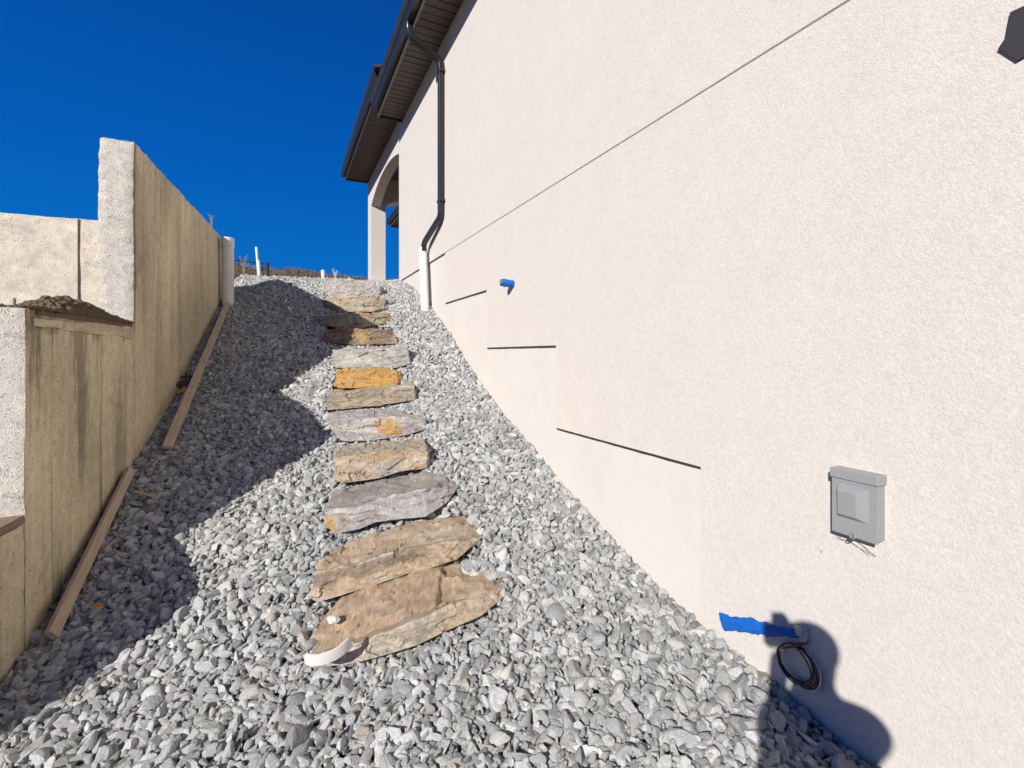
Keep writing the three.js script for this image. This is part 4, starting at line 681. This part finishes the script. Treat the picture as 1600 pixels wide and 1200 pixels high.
  const g = new THREE.BufferGeometry(); g.setAttribute('position', new THREE.Float32BufferAttribute(pos, 3)); g.setIndex(id); const g2 = toCreasedNormals(g, 0.7); g2.setAttribute('uv', new THREE.Float32BufferAttribute(new Float32Array(g2.attributes.position.count * 2).map(() => rnd()), 2)); part('ring', g2, new THREE.MeshStandardMaterial({ color: new THREE.Color(0.62, 0.585, 0.55), roughness: 0.55 }), oc); oc.rotation.set(0.12, 0.55, 0.1);
  // pebble on the step
  const pb = new THREE.IcosahedronGeometry(0.022, 3); { const p = pb.attributes.position; for (let i = 0; i < p.count; i++) { const x = p.getX(i), y = p.getY(i), z = p.getZ(i), f2 = 1 + 0.5 * n3(x * 60, y * 60, z * 60); p.setXYZ(i, x * f2 * 1.3, y * f2 * 0.75, z * f2); } pb.computeVertexNormals(); }
  const pe = part('pebble', pb, new THREE.MeshStandardMaterial({ color: new THREE.Color(0.55, 0.53, 0.5), roughness: 0.9 }), scene); pe.position.copy(at(521, 968, 2.4)); tag(pe, 'single pale pebble lying on the left of the lowest step', 'pebble');

  // soil on the wall top
  const mound = new THREE.BoxGeometry(1.3, 0.2, 0.24, 90, 10, 20), mp = mound.attributes.position;
  const prof2 = [[-0.65, -0.04], [-0.5, -0.02], [-0.42, 0.03], [-0.3, 0.085], [-0.1, 0.1], [0.2, 0.095], [0.4, 0.045], [0.55, 0.01], [0.65, 0]];
  for (let i = 0; i < mp.count; i++) { const x = mp.getX(i), z = mp.getZ(i), e2 = 1 - Math.min(1, Math.abs(z) / 0.12) ** 1.6, h2 = interp(prof2, x) * (0.05 + 0.95 * e2); mp.setXYZ(i, x, mp.getY(i) > 0 ? h2 + (h2 > 0.01 ? 0.025 * fbm(x * 16, z * 16, 4, 4) : -0.01) : -0.03, z * 0.98); }
  mound.computeVertexNormals(); const soilM = new THREE.MeshStandardMaterial({ color: new THREE.Color(0.56, 0.405, 0.245), map: rep(rockTex, 6, 6), roughness: 1, bumpMap: rep(rockBump, 8, 8), bumpScale: 0.05 });
  const so = new THREE.Group(); so.name = 'soil_heap'; so.position.copy(CW(3.87, 0.235, -0.112)); so.quaternion.copy(conc.quaternion); so.userData = { kind: 'stuff', label: 'crumbly brown soil heaped on the top of the middle concrete section', category: 'soil' }; scene.add(so);
  part('mound', mound, soilM, so);
  const clods = []; for (let k = 0; k < 2600; k++) { const x = rnd() < 0.12 ? rr(-0.72, -0.4) : rr(-0.45, 0.66), z = 0.119 - 0.23 * rnd() ** 1.6, s = 0.004 + 0.018 * rnd() ** 2.4; const c2 = new THREE.IcosahedronGeometry(s, 0), e2 = 1 - Math.min(1, Math.abs(z) / 0.12) ** 1.6; c2.rotateX(rr(0, 6)); c2.rotateY(rr(0, 6)); c2.scale(rr(0.8, 1.4), rr(0.6, 1), 1); c2.translate(x, Math.max(0, interp(prof2, x)) * (0.05 + 0.95 * e2) + s * 0.4 + 0.025 * fbm(x * 16, z * 16, 4, 4), z); clods.push(c2); }
  const cm = part('clods', mergeGeometries(clods), soilM, so); cm.userData.kind = 'stuff';
  // two stubs rising behind the low wall
  upright('steel_stub', 'short grey metal stub rising from the top of the concrete at the left edge', 'stub', CW(3.35, 0.235, -0.15), CW(3.35, 0.30, -0.15), 0.0075, M.rust);
  upright('plastic_stub', 'short pale blue plastic stub at the foot of the tall concrete end', 'stub', CW(4.5, 0.22, -0.2), CW(4.5, 0.29, -0.2), 0.009, new THREE.MeshStandardMaterial({ color: new THREE.Color(0.35, 0.42, 0.62), roughness: 0.5 }));
}

// ================================================================ THE PHOTOGRAPHER (behind the lens; only the shadow is in view)
{
  const o = thing('person', 'standing photographer holding a camera to the eye, whose shadow falls on the wall', 'person', W(0, -1.5, -0.28));
  const bones = []; const J = (x, y, t) => [x, y + 1.5, -(t + 0.28)];
  const bone = (a, b, r0, r1) => bones.push([J(...a), J(...b), r0, r1]);
  bone([0.03, 0.02, -0.18], [0.03, -0.03, -0.165], 0.094, 0.085); bone([0.03, -0.06, -0.15], [0.03, -0.075, -0.13], 0.05, 0.04); bone([0.03, -0.08, -0.2], [0.03, -0.22, -0.25], 0.056, 0.065);
  bone([0.0, -0.24, -0.27], [0.0, -0.5, -0.28], 0.125, 0.13); bone([-0.12, -0.22, -0.25], [0.12, -0.19, -0.30], 0.07, 0.075); bone([0, -0.5, -0.28], [0, -0.68, -0.28], 0.13, 0.14);
  bone([0.15, -0.2, -0.31], [0.18, -0.42, -0.18], 0.058, 0.046); bone([0.18, -0.42, -0.18], [0.07, -0.06, -0.07], 0.044, 0.032); bone([-0.14, -0.24, -0.26], [-0.09, -0.44, -0.15], 0.056, 0.044); bone([-0.09, -0.44, -0.15], [-0.03, -0.09, -0.075], 0.042, 0.03);
  for (const s of [-1, 1]) { bone([0.09 * s, -0.7, -0.28], [0.11 * s, -1.1, -0.26], 0.092, 0.062); bone([0.11 * s, -1.1, -0.26], [0.12 * s, -1.46, -0.3], 0.06, 0.042); bone([0.12 * s, -1.5, -0.31], [0.13 * s, -1.515, -0.12], 0.042, 0.034); }
  const field = (x, y, z) => { let s = 0; for (const [a, b, r0, r1] of bones) { const bx = b[0] - a[0], by = b[1] - a[1], bz = b[2] - a[2], h = clamp(((x - a[0]) * bx + (y - a[1]) * by + (z - a[2]) * bz) / (bx * bx + by * by + bz * bz)); const d = Math.hypot(x - a[0] - bx * h, y - a[1] - by * h, z - a[2] - bz * h) - lerp(r0, r1, h); s += Math.exp(-d / 0.018); } return 0.018 * Math.log(s + 1e-30); };
  const N = 90, half = 0.95, mc = new MarchingCubes(N, new THREE.MeshStandardMaterial(), false, false, 200000); mc.isolation = 0;
  for (let k = 0; k < N; k++) for (let j = 0; j < N; j++) for (let i = 0; i < N; i++) { const f = (q) => ((q - N / 2) / (N / 2)) * half; mc.field[k * N * N + j * N + i] = field(f(i), f(j) + 0.83, f(k)); }
  mc.update();
  const n = mc.count, g = new THREE.BufferGeometry(); g.setAttribute('position', new THREE.BufferAttribute(mc.positionArray.slice(0, n * 3).map((v) => v * half), 3)); g.setAttribute('normal', new THREE.BufferAttribute(mc.normalArray.slice(0, n * 3), 3)); g.translate(0, 0.83, 0);
  part('body', g, new THREE.MeshStandardMaterial({ color: new THREE.Color(0.06, 0.07, 0.1), roughness: 0.9 }), o);
  const cam = thing('handheld_camera', 'black camera held up to the photographer’s eye', 'camera', W(0, 0, -0.05));
  part('body', new RoundedBoxGeometry(0.14, 0.09, 0.05, 3, 0.012).translate(0, -0.005, 0.0), M.dark, cam);
  part('viewfinder', new RoundedBoxGeometry(0.05, 0.05, 0.05, 3, 0.008).translate(-0.01, 0.055, 0), M.dark, cam);
  part('lens', new THREE.LatheGeometry([[0.0, 0], [0.034, 0], [0.036, 0.01], [0.036, 0.018], [0.03, 0.018]].map(([a, b]) => new THREE.Vector2(a, b)), 32).rotateX(-Math.PI / 2).translate(0, 0, -0.024), M.dark, cam);
}

scene.traverse((o) => { if (o.isMesh) { o.castShadow = true; o.receiveShadow = true; } });
renderer.render(scene, camera);
